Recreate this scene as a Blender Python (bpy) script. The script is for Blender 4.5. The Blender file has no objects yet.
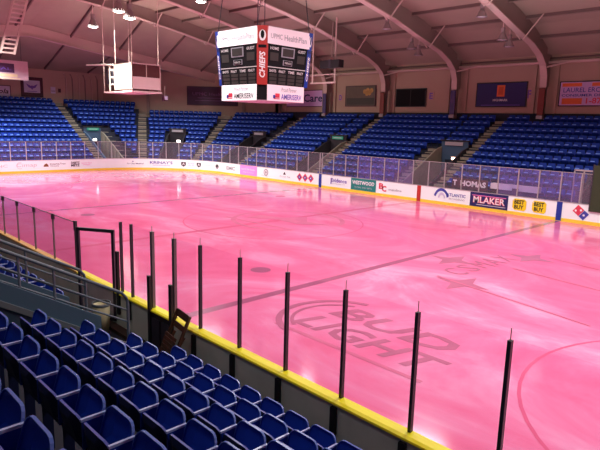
import bpy, math, random
from math import sin, cos, pi, radians
from mathutils import Vector, Matrix
random.seed(7)
scn = bpy.context.scene
col = scn.collection

# ------------------------------------------------------------------ materials
MATS = {}
def mat(name, c, rough=0.6, var=0.12, scale=6.0, metal=0.0, emit=0.0, ec=None, bump=0.0, spec=0.5):
    if name in MATS: return MATS[name]
    m = bpy.data.materials.new(name); m.use_nodes = True
    nt = m.node_tree; b = nt.nodes['Principled BSDF']
    tc = nt.nodes.new('ShaderNodeTexCoord'); nz = nt.nodes.new('ShaderNodeTexNoise')
    nz.inputs['Scale'].default_value = scale; nz.inputs['Detail'].default_value = 4
    nt.links.new(tc.outputs['Object'], nz.inputs['Vector'])
    rp = nt.nodes.new('ShaderNodeMix'); rp.data_type = 'RGBA'
    nt.links.new(nz.outputs['Fac'], rp.inputs[0])
    rp.inputs[6].default_value = tuple(max(0, v*(1-var)) for v in c)+(1,)
    rp.inputs[7].default_value = tuple(min(1, v*(1+var)) for v in c)+(1,)
    nt.links.new(rp.outputs[2], b.inputs['Base Color'])
    b.inputs['Roughness'].default_value = rough; b.inputs['Metallic'].default_value = metal
    b.inputs['Specular IOR Level'].default_value = spec
    if emit:
        b.inputs['Emission Color'].default_value = (ec or c)+(1,); b.inputs['Emission Strength'].default_value = emit
    if bump:
        bp = nt.nodes.new('ShaderNodeBump'); bp.inputs['Strength'].default_value = bump
        nt.links.new(nz.outputs['Fac'], bp.inputs['Height']); nt.links.new(bp.outputs['Normal'], b.inputs['Normal'])
    MATS[name] = m
    return m
def s(r, g, b):                      # sRGB 0-255 to linear
    f = lambda v: (v/255/12.92) if v <= 10 else ((v/255+.055)/1.055)**2.4
    return (f(r), f(g), f(b))
def glass_mat(name, tint, haze, hazec, gloss=0.06):
    m = bpy.data.materials.new(name); m.use_nodes = True
    nt = m.node_tree; nt.nodes.clear()
    out = nt.nodes.new('ShaderNodeOutputMaterial')
    tr = nt.nodes.new('ShaderNodeBsdfTransparent'); tr.inputs[0].default_value = tint+(1,)
    df = nt.nodes.new('ShaderNodeBsdfDiffuse'); df.inputs[0].default_value = hazec+(1,)
    gl = nt.nodes.new('ShaderNodeBsdfGlossy'); gl.inputs['Roughness'].default_value = 0.03
    fr = nt.nodes.new('ShaderNodeFresnel'); fr.inputs[0].default_value = 1.3
    nz = nt.nodes.new('ShaderNodeTexNoise'); nz.inputs['Scale'].default_value = 1.2
    mr = nt.nodes.new('ShaderNodeMapRange'); mr.inputs[3].default_value = haze*.6; mr.inputs[4].default_value = haze*1.4
    tc = nt.nodes.new('ShaderNodeTexCoord'); nt.links.new(tc.outputs['Object'], nz.inputs['Vector'])
    nt.links.new(nz.outputs['Fac'], mr.inputs[0])
    m1 = nt.nodes.new('ShaderNodeMixShader'); m2 = nt.nodes.new('ShaderNodeMixShader')
    ml = nt.nodes.new('ShaderNodeMath'); ml.operation = 'MULTIPLY'; ml.inputs[1].default_value = gloss/0.06
    mn = nt.nodes.new('ShaderNodeMath'); mn.operation = 'MINIMUM'; mn.inputs[1].default_value = .14
    nt.links.new(fr.outputs[0], mn.inputs[0]); nt.links.new(mn.outputs[0], ml.inputs[0])
    nt.links.new(mr.outputs[0], m1.inputs[0]); nt.links.new(tr.outputs[0], m1.inputs[1]); nt.links.new(df.outputs[0], m1.inputs[2])
    nt.links.new(ml.outputs[0], m2.inputs[0]); nt.links.new(m1.outputs[0], m2.inputs[1]); nt.links.new(gl.outputs[0], m2.inputs[2])
    nt.links.new(m2.outputs[0], out.inputs[0])
    MATS[name] = m
    return m
def ice_mat():
    m = bpy.data.materials.new('pink_ice'); m.use_nodes = True
    nt = m.node_tree; b = nt.nodes['Principled BSDF']
    tc = nt.nodes.new('ShaderNodeTexCoord')
    mp = nt.nodes.new('ShaderNodeMapping'); mp.inputs['Scale'].default_value = (0.10, 0.16, 1); mp.inputs['Rotation'].default_value = (0, 0, .35)
    nt.links.new(tc.outputs['Object'], mp.inputs[0])
    n1 = nt.nodes.new('ShaderNodeTexNoise'); n1.inputs['Scale'].default_value = 1.3; n1.inputs['Detail'].default_value = 6
    n1.inputs['Distortion'].default_value = 1.6; n1.inputs['Roughness'].default_value = .62
    nt.links.new(mp.outputs[0], n1.inputs['Vector'])
    cr = nt.nodes.new('ShaderNodeValToRGB')
    e = cr.color_ramp.elements
    e[0].position = .30; e[0].color = (.66, .105, .235, 1)
    e[1].position = .72; e[1].color = (.78, .35, .53, 1)
    k = e.new(.48); k.color = (.74, .155, .31, 1)
    k = e.new(.58); k.color = (.75, .205, .375, 1)
    nt.links.new(n1.outputs['Fac'], cr.inputs[0]); nt.links.new(cr.outputs[0], b.inputs['Base Color'])
    n2 = nt.nodes.new('ShaderNodeTexNoise'); n2.inputs['Scale'].default_value = .8
    nt.links.new(tc.outputs['Object'], n2.inputs['Vector'])
    mr = nt.nodes.new('ShaderNodeMapRange'); mr.inputs[3].default_value = .07; mr.inputs[4].default_value = .15
    nt.links.new(n2.outputs['Fac'], mr.inputs[0]); nt.links.new(mr.outputs[0], b.inputs['Roughness'])
    b.inputs['IOR'].default_value = 1.42
    b.inputs['Specular IOR Level'].default_value = .5
    n3 = nt.nodes.new('ShaderNodeTexNoise'); n3.inputs['Scale'].default_value = 2.5
    nt.links.new(tc.outputs['Object'], n3.inputs['Vector'])
    bp = nt.nodes.new('ShaderNodeBump'); bp.inputs['Strength'].default_value = .010; bp.inputs['Distance'].default_value = .05
    nt.links.new(n3.outputs['Fac'], bp.inputs['Height']); nt.links.new(bp.outputs[0], b.inputs['Normal'])
    MATS['ice'] = m
    return m

ICE = ice_mat()
SEAT = mat('seat_blue', (.010, .042, .36), .4, .1, 3, spec=.35)
SEATD = mat('seat_dark', (.006, .012, .06), .55, .1, 3, spec=.3)  # shade painted into the seat rears; also colours the supports
SEATP = mat('seat_pan_blue', (.012, .055, .46), .36, .1, 3, spec=.4)
RIM = mat('seat_rim', (.12, .19, .55), .3, .05, 3, spec=.6)
RIMB = mat('seat_rim_highlight', (.09, .11, .42), .35, .05, 3)  # back rim lightened to carry its purple highlight
RIMP = mat('seat_rim_lit', (.085, .16, .52), .3, .05, 3, spec=.6)  # pan rim lightened so that it reads as lit
FSEAT = mat('far_seat_blue', (.005, .032, .30), .6, .1, 3, spec=.2)
FPAN = mat('far_pan_blue', (.005, .028, .27), .6, .1, 3, spec=.2)
FGLINT = mat('far_glint_blue', (.15, .29, .80), .4, .05, 3)  # highlight on far seat pans, put into the colour
ARM = mat('arm_highlight', (.42, .50, .80), .3, .05, 5, spec=.6)  # armrest colour lifted for its whitish highlight
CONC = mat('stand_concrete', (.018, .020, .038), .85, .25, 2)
STAIR = mat('stair_tan', (.25, .21, .16), .85, .2, 3)
WALL = mat('wall_beige', (.44, .33, .25), .85, .08, .6)
WALLR = mat('wall_end', (.50, .38, .30), .85, .08, .6)
ROOF = mat('roof_deck', (.40, .33, .26), .85, .14, .5, bump=.1)
BEAM = mat('beam_paint', (.30, .23, .20), .6, .08, .8)
BEAML = mat('beam_flange', (.60, .46, .41), .55, .08, .8)
PURL = mat('purlin_paint', (.15, .10, .09), .7, .1, 1)
WHITE = mat('board_white', (.86, .98, .97), .35, .03, 1)
YEL = mat('cap_yellow', (.97, .90, .01), .4, .08, 3)
YEL2 = mat('kick_yellow', (.86, .66, .05), .45, .1, 1.5)
YELO = mat('cap_pale_yellow', (.80, .50, .10), .5, .15, 1.5)
BLACK = mat('black_paint', (.012, .012, .014), .5, .1, 5)
DKMET = mat('dark_metal', (.035, .031, .046), .4, .15, 5)
GRMET = mat('grey_metal', (.20, .19, .19), .4, .1, 5, metal=.5)
ALU = mat('aluminium', (.45, .43, .44), .4, .1, 5, metal=.3)
RAIL = mat('rail_slate', (.11, .15, .19), .45, .1, 5)
PARA = mat('parapet_slate', (.052, .115, .17), .6, .12, 2)
PARL = mat('parapet_edge', (.13, .16, .175), .6, .1, 3)
OUTB = mat('board_back', (.60, .66, .56), .8, .2, 2)
WOOD = mat('chair_wood', (.085, .035, .016), .5, .3, 14)
BROWN = mat('ledge_brown', (.05, .028, .02), .7, .3, 5)
NAVY = mat('navy', s(25, 35, 95), .5, .05, 3)
BLUE = mat('stripe_blue', s(20, 55, 150), .45, .05, 3)
RED = mat('stripe_red', s(185, 50, 45), .45, .05, 3)
TEAL = mat('teal', s(20, 130, 125), .45, .05, 3)
PURP = mat('purple', s(70, 40, 130), .45, .06, 3)
PINKP = mat('ad_pink', s(250, 150, 225), .5, .04, 3)
GREY = mat('ink_grey', s(150, 150, 160), .5, .05, 3)
LGREY = mat('ink_light', s(195, 195, 200), .5, .05, 3)
INK = mat('ink_dark', s(40, 38, 45), .5, .05, 3)
INKB = mat('ink_blue', s(60, 70, 165), .5, .05, 3)
INKV = mat('ink_violet', s(110, 85, 185), .5, .05, 3)
INKR = mat('ink_red', s(215, 60, 85), .5, .05, 3)
INKP = mat('ink_rose', s(235, 130, 190), .5, .05, 3)
ADYEL = mat('ad_yellow', s(240, 220, 30), .5, .04, 3)
ORNG = mat('orange', s(225, 110, 50), .5, .04, 3)
ADWHT = mat('ad_white', (.85, .84, .86), .45, .03, 3)
LILAC = mat('lilac_panel', s(205, 175, 225), .6, .04, 2)
MAROON = mat('maroon', s(70, 35, 50), .6, .06, 2)
DPURP = mat('dark_purple', s(62, 28, 62), .6, .06, 2)
CREAM = mat('cream', s(225, 205, 160), .6, .05, 2)
PALEB = mat('pale_blue', s(200, 200, 225), .6, .05, 2)
PICT = mat('picture_brown', s(95, 85, 72), .6, .3, 1.2)
PICY = mat('picture_gold', s(190, 150, 80), .6, .2, 3)
SCRD = mat('score_black', (.008, .008, .010), .75, .1, 5, spec=.15)
SCRG = mat('score_grey', (.050, .046, .044), .75, .1, 8, spec=.15)
SCRT = mat('score_text', (.62, .62, .62), .5, .02, 3)
SBW = mat('score_white_lit', (.90, .88, .90), .5, .02, 2, emit=.45, ec=(1, .97, .98))  # front bands: brightness painted in with a glow
SBP = mat('score_white_shaded', (.85, .74, .80), .5, .02, 2, emit=.10, ec=(1, .75, .85))  # same white on the other sides, dimmer and pinker as if shaded
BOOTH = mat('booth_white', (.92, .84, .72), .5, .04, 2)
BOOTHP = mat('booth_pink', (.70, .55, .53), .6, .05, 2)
SHADE = mat('lamp_shade', (.30, .24, .24), .45, .1, 4, metal=.2)
BULB = mat('lamp_lit', (1, .98, .92), .3, 0, 1, emit=14, ec=(1, .96, .88))
EXITL = mat('exit_lit', (1, .95, .9), .3, 0, 1, emit=9, ec=(1, .93, .88))
EXITR = mat('exit_red', (1, .7, .55), .3, 0, 1, emit=7, ec=(1, .6, .45))
SIGNG = mat('sign_green', s(40, 150, 120), .5, .1, 4, emit=.12, ec=s(40, 150, 120))
SIGNW = mat('sign_grey', s(165, 155, 160), .5, .1, 4)
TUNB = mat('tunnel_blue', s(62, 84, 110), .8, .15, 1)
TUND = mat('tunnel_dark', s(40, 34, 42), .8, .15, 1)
LINEB = mat('ice_blue_line', (.36, .10, .19), .18, .12, 1.5)
LINEF = mat('ice_faint_line', (.66, .11, .23), .18, .12, 1.5)
LOGO = mat('ice_logo_grey', (.47, .135, .235), .18, .2, 1.2)
LOGOF = mat('ice_logo_faint', (.62, .15, .27), .18, .2, 1.2)
BINC = mat('barrel_yellow', s(200, 195, 150), .6, .1, 4)
GLN = glass_mat('near_glass', (.93, .86, .93), .015, (.6, .5, .6), .05)
GLL = glass_mat('left_glass', (.84, .74, .88), .15, (.55, .42, .62), .07)
GLF = glass_mat('far_glass', (.90, .87, .93), .09, (.62, .55, .72), .06)
GLH = glass_mat('ice_sheen_glass', (.76, .70, .90), .22, (.42, .33, .74), .06)  # lilac haze stands in for the reflection of the ice

# ------------------------------------------------------------------ mesh builder
class MB:
    def __init__(self): self.v = []; self.f = []; self.m = []; self.mats = []
    def mi(self, m):
        if m not in self.mats: self.mats.append(m)
        return self.mats.index(m)
    def poly(self, pts, m):
        n = len(self.v); self.v += [tuple(p) for p in pts]; self.f.append(tuple(range(n, n+len(pts)))); self.m.append(self.mi(m)); return self
    def geo(self, vs, fs, m):
        n = len(self.v); self.v += [tuple(p) for p in vs]; k = self.mi(m)
        for f in fs: self.f.append(tuple(i+n for i in f)); self.m.append(k)
        return self
    def box(self, c, sz, m, M=None):
        x, y, z = sz[0]/2, sz[1]/2, sz[2]/2
        vs = [Vector((a*x, b*y, d*z)) for d in (-1, 1) for a, b in ((-1, -1), (1, -1), (1, 1), (-1, 1))]
        vs = [(M @ v if M else v)+Vector(c) for v in vs]
        return self.geo(vs, [(3, 2, 1, 0), (4, 5, 6, 7), (0, 1, 5, 4), (1, 2, 6, 5), (2, 3, 7, 6), (3, 0, 4, 7)], m)
    def span(self, a, b, m):         # box from corner to corner
        c = [(i+j)/2 for i, j in zip(a, b)]; return self.box(c, [abs(j-i) for i, j in zip(a, b)], m)
    def bar(self, a, b, w, h, m, up=(0, 0, 1)):
        a = Vector(a); b = Vector(b); d = (b-a).normalized(); u = Vector(up)
        sd = d.cross(u)
        if sd.length < 1e-4: sd = d.cross(Vector((0, 1, 0)))
        sd.normalize(); u = sd.cross(d)
        vs = [p+sd*(i*w/2)+u*(j*h/2) for p in (a, b) for i, j in ((-1, -1), (1, -1), (1, 1), (-1, 1))]
        return self.geo(vs, [(0, 1, 2, 3), (7, 6, 5, 4), (0, 4, 5, 1), (1, 5, 6, 2), (2, 6, 7, 3), (3, 7, 4, 0)], m)
    def tube(self, pts, r, m, n=8, cap=True):
        pts = [Vector(p) for p in pts]; rings = []
        rr = r if isinstance(r, (list, tuple)) else [r]*len(pts)
        for i, p in enumerate(pts):
            d = (pts[min(i+1, len(pts)-1)]-pts[max(i-1, 0)]).normalized()
            u = Vector((0, 0, 1)) if abs(d.z) < .95 else Vector((1, 0, 0))
            sd = d.cross(u).normalized(); u = sd.cross(d)
            rings.append([p+(sd*cos(2*pi*k/n)+u*sin(2*pi*k/n))*rr[i] for k in range(n)])
        vs = [q for R in rings for q in R]; fs = []
        for i in range(len(pts)-1):
            for k in range(n): fs.append((i*n+k, i*n+(k+1) % n, (i+1)*n+(k+1) % n, (i+1)*n+k))
        if cap: fs += [tuple(range(n))[::-1], tuple(range((len(pts)-1)*n, len(pts)*n))]
        return self.geo(vs, fs, m)
    def lathe(self, prof, c, m, n=14):
        vs = []; fs = []
        for r, z in prof: vs += [(c[0]+r*cos(2*pi*k/n), c[1]+r*sin(2*pi*k/n), c[2]+z) for k in range(n)]
        for i in range(len(prof)-1):
            for k in range(n): fs.append((i*n+k, i*n+(k+1) % n, (i+1)*n+(k+1) % n, (i+1)*n+k))
        return self.geo(vs, fs, m)
    def prism(self, loop, axis, a, b, m):   # loop of 2D points extruded along axis 0 (X) or 1 (Y)
        P = (lambda t, q: (t, q[0], q[1])) if axis == 0 else (lambda t, q: (q[0], t, q[1]))
        n = len(loop); vs = [P(a, q) for q in loop]+[P(b, q) for q in loop]
        return self.geo(vs, [tuple(range(n))[::-1], tuple(range(n, 2*n))]+[(i, (i+1) % n, n+(i+1) % n, n+i) for i in range(n)], m)
    def mesh(self, name, smooth=False):
        me = bpy.data.meshes.new(name); me.from_pydata(self.v, [], self.f)
        for m in self.mats: me.materials.append(m)
        me.polygons.foreach_set('material_index', self.m)
        if smooth: me.polygons.foreach_set('use_smooth', [True]*len(self.f))
        me.update(); return me
    def build(self, name, parent=None, smooth=False, label=None):
        o = bpy.data.objects.new(name, self.mesh(name, smooth)); col.objects.link(o)
        if parent: o.parent = parent
        if label: o['label'] = label
        return o
def tag(o, label, cat, group=None, kind=None):
    o['label'] = label; o['category'] = cat
    if group: o['group'] = group
    if kind: o['kind'] = kind
    return o
def empty(name, loc=(0, 0, 0), rz=0):
    o = bpy.data.objects.new(name, None); col.objects.link(o); o.location = loc; o.rotation_euler = (0, 0, rz); o.empty_display_size = .2
    return o
ONES = ['', 'first', 'second', 'third', 'fourth', 'fifth', 'sixth', 'seventh', 'eighth', 'ninth', 'tenth', 'eleventh', 'twelfth', 'thirteenth',
        'fourteenth', 'fifteenth', 'sixteenth', 'seventeenth', 'eighteenth', 'nineteenth']
def nth(n):
    if n < 20: return ONES[n]
    t = {2: 'twent', 3: 'thirt', 4: 'fort'}[n//10]
    return t+'ieth' if n % 10 == 0 else t+'y-'+ONES[n % 10]

# ------------------------------------------------------------------ lettering
_tc = {}
def text_geo(txt, bold=0.0, shear=0.0):
    key = (txt, bold, shear)
    if key in _tc: return _tc[key]
    cu = bpy.data.curves.new('t', 'FONT'); cu.body = txt; cu.size = 1; cu.offset = bold; cu.shear = shear
    cu.resolution_u = 2; cu.fill_mode = 'FRONT'
    o = bpy.data.objects.new('t', cu); col.objects.link(o)
    dg = bpy.context.evaluated_depsgraph_get(); me = bpy.data.meshes.new_from_object(o.evaluated_get(dg))
    vs = [(v.co.x, v.co.y) for v in me.vertices]; fs = [tuple(p.vertices) for p in me.polygons]
    bpy.data.objects.remove(o); bpy.data.curves.remove(cu); bpy.data.meshes.remove(me)
    x0 = min(v[0] for v in vs); x1 = max(v[0] for v in vs); y0 = min(v[1] for v in vs); y1 = max(v[1] for v in vs)
    vs = [((x-x0)/(x1-x0), (y-y0)/(y1-y0)) for x, y in vs]
    _tc[key] = (vs, fs)
    return vs, fs
def put_text(mb, txt, x0, x1, y0, y1, fn, m, bold=0.0, shear=0.0):   # fit txt into a rectangle, mapped by fn(x, y)
    vs, fs = text_geo(txt, bold, shear)
    mb.geo([fn(x0+(x1-x0)*a, y0+(y1-y0)*b) for a, b in vs], fs, m)
def put_poly(mb, pts, fn, m): mb.poly([fn(*p) for p in pts], m)
def put_rect(mb, x0, x1, y0, y1, fn, m, n=1):
    for i in range(n):
        a = x0+(x1-x0)*i/n; b = x0+(x1-x0)*(i+1)/n
        mb.poly([fn(a, y0), fn(b, y0), fn(b, y1), fn(a, y1)], m)
def put_ring(mb, cx, cy, r0, r1, fn, m, a0=0, a1=2*pi, n=20, sy=1.0):
    for i in range(n):
        t0 = a0+(a1-a0)*i/n; t1 = a0+(a1-a0)*(i+1)/n
        P = lambda r, t: fn(cx+r*cos(t), cy+sy*r*sin(t))
        if r0 == 0: mb.poly([fn(cx, cy), P(r1, t0), P(r1, t1)], m)
        else: mb.poly([P(r0, t0), P(r1, t0), P(r1, t1), P(r0, t1)], m)

# ------------------------------------------------------------------ rink outline
HX, HY, RC = 30.48, 12.95, 8.5
def path(S, d=0.0):
    if S >= -22: return (S, HY+d)
    if S > -22-RC*pi/2:
        a = (-22-S)/RC; return (-21.98-(RC+d)*sin(a), 4.45+(RC+d)*cos(a))
    return (-HX-d, 4.45-(-22-RC*pi/2-S))
S_END = -22-RC*pi/2
def pz(S, z, d=0.0): x, y = path(S, d); return (x, y, z)
def srange(a, b, st):
    n = max(1, int(math.ceil((b-a)/st))); return [a+(b-a)*i/n for i in range(n+1)]

# camera numbers solved from the photograph's perspective
CAM = Vector((20.815, -18.521, 4.942)); YAW, PIT, ROL, FPX = 0.7955, 0.1820, 0.02773, 552.9
fwd = Vector((-sin(YAW)*cos(PIT), cos(YAW)*cos(PIT), -sin(PIT)))
r0 = Vector((cos(YAW), sin(YAW), 0)); u0 = r0.cross(fwd)
rgt = cos(ROL)*r0+sin(ROL)*u0; upv = -sin(ROL)*r0+cos(ROL)*u0
cd = bpy.data.cameras.new('camera'); cam = bpy.data.objects.new('camera', cd); col.objects.link(cam)
M3 = Matrix((rgt, upv, -fwd)).transposed()
cam.matrix_world = Matrix.Translation(CAM) @ M3.to_4x4()
cd.sensor_width = 36; cd.lens = FPX/600*36; cd.clip_start = .05; cd.clip_end = 300
scn.camera = cam
def in_frame(P, mg=12):
    d = Vector(P)-CAM; z = d.dot(fwd)
    if z < .3: return False
    x = 300+FPX*d.dot(rgt)/z; y = 225-FPX*d.dot(upv)/z
    return -mg < x < 600+mg and -mg < y < 450+mg

# ------------------------------------------------------------------ room shell
YB, XE, YN, XR = 23.5, -42.7, -24.5, 34.0
CA, CBv = (-30.2, 23.5), (-42.7, 11.0)
def struct(o, label, cat): return tag(o, label, cat, None, 'structure')
def prof(Y):                          # roof underside height across the hall
    P = [(0, 15.2), (5, 14.75), (10.6, 14.0), (14, 13.4), (17.5, 12.65), (20, 11.95), (25, 9.6)]
    y = abs(Y)
    for (a, za), (b, zb) in zip(P, P[1:]):
        if y <= b: return za+(zb-za)*(y-a)/(b-a)
    return 9.6
def roofz(X, Y):
    z = prof(Y)
    if X >= -25.3: return z
    zl = 12.95-.132*abs(Y)
    if X >= -33.5: t = (-25.3-X)/8.2; return z+(zl-z)*t
    t = (-33.5-X)/9.2; return zl+(9.9-zl)*t
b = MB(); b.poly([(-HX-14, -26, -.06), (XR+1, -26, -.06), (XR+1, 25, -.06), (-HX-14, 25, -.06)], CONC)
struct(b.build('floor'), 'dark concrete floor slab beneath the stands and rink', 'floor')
b = MB(); xs = [XE-.6, -38, -33.5, -29, -25.3]+[-25.3+7.2*i for i in range(1, 9)]+[XR+.5]; ys = [-25, -20, -17.5, -14, -10.6, -5, 0, 5, 10.6, 14, 17.5, 20, 24]
for i in range(len(xs)-1):
    for j in range(len(ys)-1):
        b.poly([(xs[i], ys[j], roofz(xs[i], ys[j])), (xs[i], ys[j+1], roofz(xs[i], ys[j+1])), (xs[i+1], ys[j+1], roofz(xs[i+1], ys[j+1])), (xs[i+1], ys[j], roofz(xs[i+1], ys[j]))], ROOF)
struct(b.build('ceiling'), 'pinkish sloped roof deck above the whole rink', 'ceiling')
b = MB(); n = 12
for i in range(n):
    x0 = CA[0]+(XR-CA[0])*i/n; x1 = CA[0]+(XR-CA[0])*(i+1)/n
    b.poly([(x0, YB, 0), (x1, YB, 0), (x1, YB, roofz(x1, YB)), (x0, YB, roofz(x0, YB))], WALL)
struct(b.build('wall_back'), 'long beige wall above the far stands, hung with banners', 'wall')
b = MB()
for i in range(8):
    y0 = YN+(CBv[1]-YN)*i/8; y1 = YN+(CBv[1]-YN)*(i+1)/8
    b.poly([(XE, y0, 0), (XE, y1, 0), (XE, y1, roofz(XE, y1)), (XE, y0, roofz(XE, y0))], WALLR)
struct(b.build('wall_left'), 'beige end wall behind the end stands with pictures', 'wall')
b = MB()
for i in range(6):
    t0, t1 = i/6, (i+1)/6
    L = lambda t: (CBv[0]+(CA[0]-CBv[0])*t, CBv[1]+(CA[1]-CBv[1])*t)
    p, q = L(t0), L(t1)
    b.poly([(*p, 0), (*q, 0), (*q, roofz(*q)), (*p, roofz(*p))], WALL)
struct(b.build('wall_corner'), 'angled beige wall across the far left corner', 'wall')
b = MB().poly([(XE, YN, 0), (XR, YN, 0), (XR, YN, 10.4), (XE, YN, 10.4)], WALL)
struct(b.build('wall_front'), 'beige side wall behind the camera stands', 'wall')
b = MB()
for i in range(8):
    y0 = YN+(YB-YN)*i/8; y1 = YN+(YB-YN)*(i+1)/8
    b.poly([(XR, y0, 0), (XR, y1, 0), (XR, y1, roofz(XR, y1)), (XR, y0, roofz(XR, y0))], WALL)
struct(b.build('wall_right'), 'beige end wall out of view to the right', 'wall')

# ceiling frames: tapered steel ribs with curved knees
LOW = [(0, 14.3), (5, 13.75), (10.6, 12.85), (14, 12.2), (17.5, 11.3), (20, 10.7), (21.4, 10.12), (22.2, 9.5), (22.55, 8.75), (22.62, 8.0), (22.62, 6.0)]
FR = [-25.3+7.2*i for i in range(8)]
PADR = mat('pad_red', s(125, 60, 50)); PADB = mat('pad_blue', s(75, 65, 115))
PADC = {-18.1: PADB, -10.9: PADR, -3.7: PADB, 3.5: PADR}
fnames = {3.5: 'rib to the right of the navy banner', -3.7: 'rib between the black board and navy banner', -10.9: 'rib beside the picture banner',
          -18.1: 'rib beside the lilac banner', -25.3: 'rib passing behind the scoreboard'}
for X in FR:
    k = round(X, 1)
    b = MB()
    for sg in (1, -1):
        for (ya, za), (yb, zb) in zip(LOW, LOW[1:]):
            ta = min(roofz(X, ya)-.02, za+2.0); tb = min(roofz(X, yb)-.02, zb+2.0)
            if za < 10.2: ta = roofz(X, ya)-.02; 
            if zb < 10.2: tb = roofz(X, yb)-.02
            oa = ya if za > 8.1 else ya; ob = yb
            if za > 8.05:
                b.geo([(X+dx, sg*y, z) for dx in (-.06, .06) for y, z in ((ya, za), (yb, zb), (yb, tb), (ya, ta))],
                      [(0, 1, 2, 3), (7, 6, 5, 4), (0, 4, 5, 1), (2, 6, 7, 3)], BEAM)
            else:
                b.span((X-.03, sg*22.66, 5.7), (X+.03, sg*23.3, 8.1), BEAM)
            b.geo([(X+dx, sg*y, z+dz) for dz in (-.04, .03) for dx, y, z in ((-.24, ya, za), (.24, ya, za), (.24, yb, zb), (-.24, yb, zb))],
                  [(0, 1, 2, 3), (7, 6, 5, 4), (0, 4, 5, 1), (1, 5, 6, 2), (2, 6, 7, 3), (3, 7, 4, 0)], BEAML)
        b.span((X-.055, sg*22.62, 8.05), (X+.055, sg*23.45, roofz(X, 23.4)-.05), BEAM)
    o = b.build('ceiling_beam')
    struct(o, 'steel roof '+fnames.get(k, 'rib crossing the hall at x %d' % k).replace(' at x %d' % k, ''), 'beam')
    if k in PADC:
        MB().span((X-.22, 22.50, 6.0), (X+.22, 22.57, 7.9), PADC[k]).span((X-.22, 22.44, 5.72), (X+.22, 22.56, 5.95), SIGNW).build('column_wrap', o)
# low hip rib at the end bay
b = MB()
pts = [(y, 12.95-.132*abs(y)) for y in (-20.2, -10, 0, 10, 20.2)]
for (ya, za), (yb, zb) in zip(pts, pts[1:]):
    b.geo([(-33.5+dx, y, z) for dx in (-.07, .07) for y, z in ((ya, za-.95), (yb, zb-.95), (yb, zb-.02), (ya, za-.02))],
          [(0, 1, 2, 3), (7, 6, 5, 4), (0, 4, 5, 1), (2, 6, 7, 3)], BEAML)
    b.geo([(-33.5+dx, y, z-.95+dz) for dz in (-.04, .03) for dx, y, z in ((-.26, ya, za), (.26, ya, za), (.26, yb, zb), (-.26, yb, zb))],
          [(0, 1, 2, 3), (7, 6, 5, 4), (0, 4, 5, 1), (1, 5, 6, 2), (2, 6, 7, 3), (3, 7, 4, 0)], BEAML)
struct(b.build('ceiling_beam'), 'low pale rib across the end bay above the camera booth', 'beam')
# purlins
for Y in (-20, -14, -8.5, -3, 2.6, 5.3, 8.0, 10.7, 13.4, 16.1, 18.7, 21.2):
    z = prof(Y)
    b = MB().span((-25.2, Y-.05, z-.22), (XR-.2, Y+.05, z-.01), PURL).span((-25.2, Y-.11, z-.25), (XR-.2, Y+.05, z-.21), BEAM)
    struct(b.build('ceiling_beam'), 'thin roof purlin running lengthwise %s metres from the ridge' % nth(max(1, int(abs(Y)))), 'purlin')
for Y in (-16, -11, -6, -1.5, 3, 7.5, 12, 16.5):
    A = Vector((-25.4, Y, roofz(-25.4, Y)-.12)); Bm = Vector((-33.5, Y*1.08+.5, roofz(-33.5, Y*1.08+.5)-.1)); C2 = Vector((-42.2, Y*1.05+1.2, roofz(-42.2, Y*1.05+1.2)-.1))
    b = MB().bar(A, Bm, .12, .2, PURL)
    if Y < 10: b.bar(Bm, C2, .12, .2, PURL)
    struct(b.build('ceiling_beam'), 'dark rafter fanning down the hipped end of the roof', 'rafter')
# diagonal knee braces
b = MB()
for X in FR:
    for Y, z in ((8, 12.95), (13.4, 12.0), (18.5, 10.7), (3, 13.7)):
        for sg in (-1, 1):
            b.bar((X+sg*.1, Y, z+.1), (X+sg*1.3, Y, prof(Y)-.1), .07, .07, BEAML)
        b.bar((X+.1, -Y, z+.1), (X+1.3, -Y, prof(Y)-.1), .07, .07, BEAML)
struct(b.build('ceiling_trim'), 'short diagonal braces between roof ribs and purlins', 'braces')
# long pipe along the far wall
b = MB(); b.tube([(-29, 23.1, 9.75), (XR-1, 23.1, 9.75)], .11, BEAML, 8).tube([(-29, 23.3, 10.05), (XR-1, 23.3, 10.05)], .06, PURL, 6)
for X in FR:
    b.tube([(X+.3, 22.3, 9.35), (X+1.5, 22.95, 9.7)], .06, BEAML, 6)
tag(b.build('wall_pipe'), 'long pale pipe running along the top of far wall', 'pipe')
# wall pilasters between the ribs
for i, X in enumerate((-0.1-7.2*2-.6, -7.9, -0.7, 6.5, 9.2)):
    pass
b = MB()
for X in FR:
    b.span((X+.45, 23.35, 5.5), (X+.75, 23.49, 10.2), WALL).span((X-1.1, 23.35, 5.5), (X-.85, 23.49, 10.2), WALL)
struct(b.build('wall_back_trim'), 'shallow pilasters beside each rib on far wall', 'trim')

# ------------------------------------------------------------------ ice
b = MB(); ring = []
for q in range(4):
    cx, cy = ((1, 1), (-1, 1), (-1, -1), (1, -1))[q]
    for k in range(13):
        a = pi/2*q+pi/2*k/12
        ring.append((cx*21.98+RC*cos(a), cy*4.45+RC*sin(a), 0))
b.poly(ring, ICE)
ice = b.build('ice_floor'); struct(ice, 'pink ice sheet filling the rink', 'ice')
I = lambda x, y: (x, y, .004)
for X, nm, m, w in ((9.17, 'blue_line', LINEB, .30), (-9.17, 'blue_line', LINEB, .22), (0, 'red_line', LINEF, .30)):
    b = MB(); put_rect(b, X-w/2, X+w/2, -HY+.02, HY-.02, I, m, 1); b.build(nm, ice)
for cx, cy in ((20.9, -6.7), (20.9, 6.7), (-20.9, -6.7), (-20.9, 6.7), (0, 0)):
    b = MB(); put_ring(b, cx, cy, 4.50, 4.57, I, LINEF, n=56); put_ring(b, cx, cy, 0, .3, lambda x, y: (x, y, .007), LINEF, n=16); b.build('faceoff_circle', ice)
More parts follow.
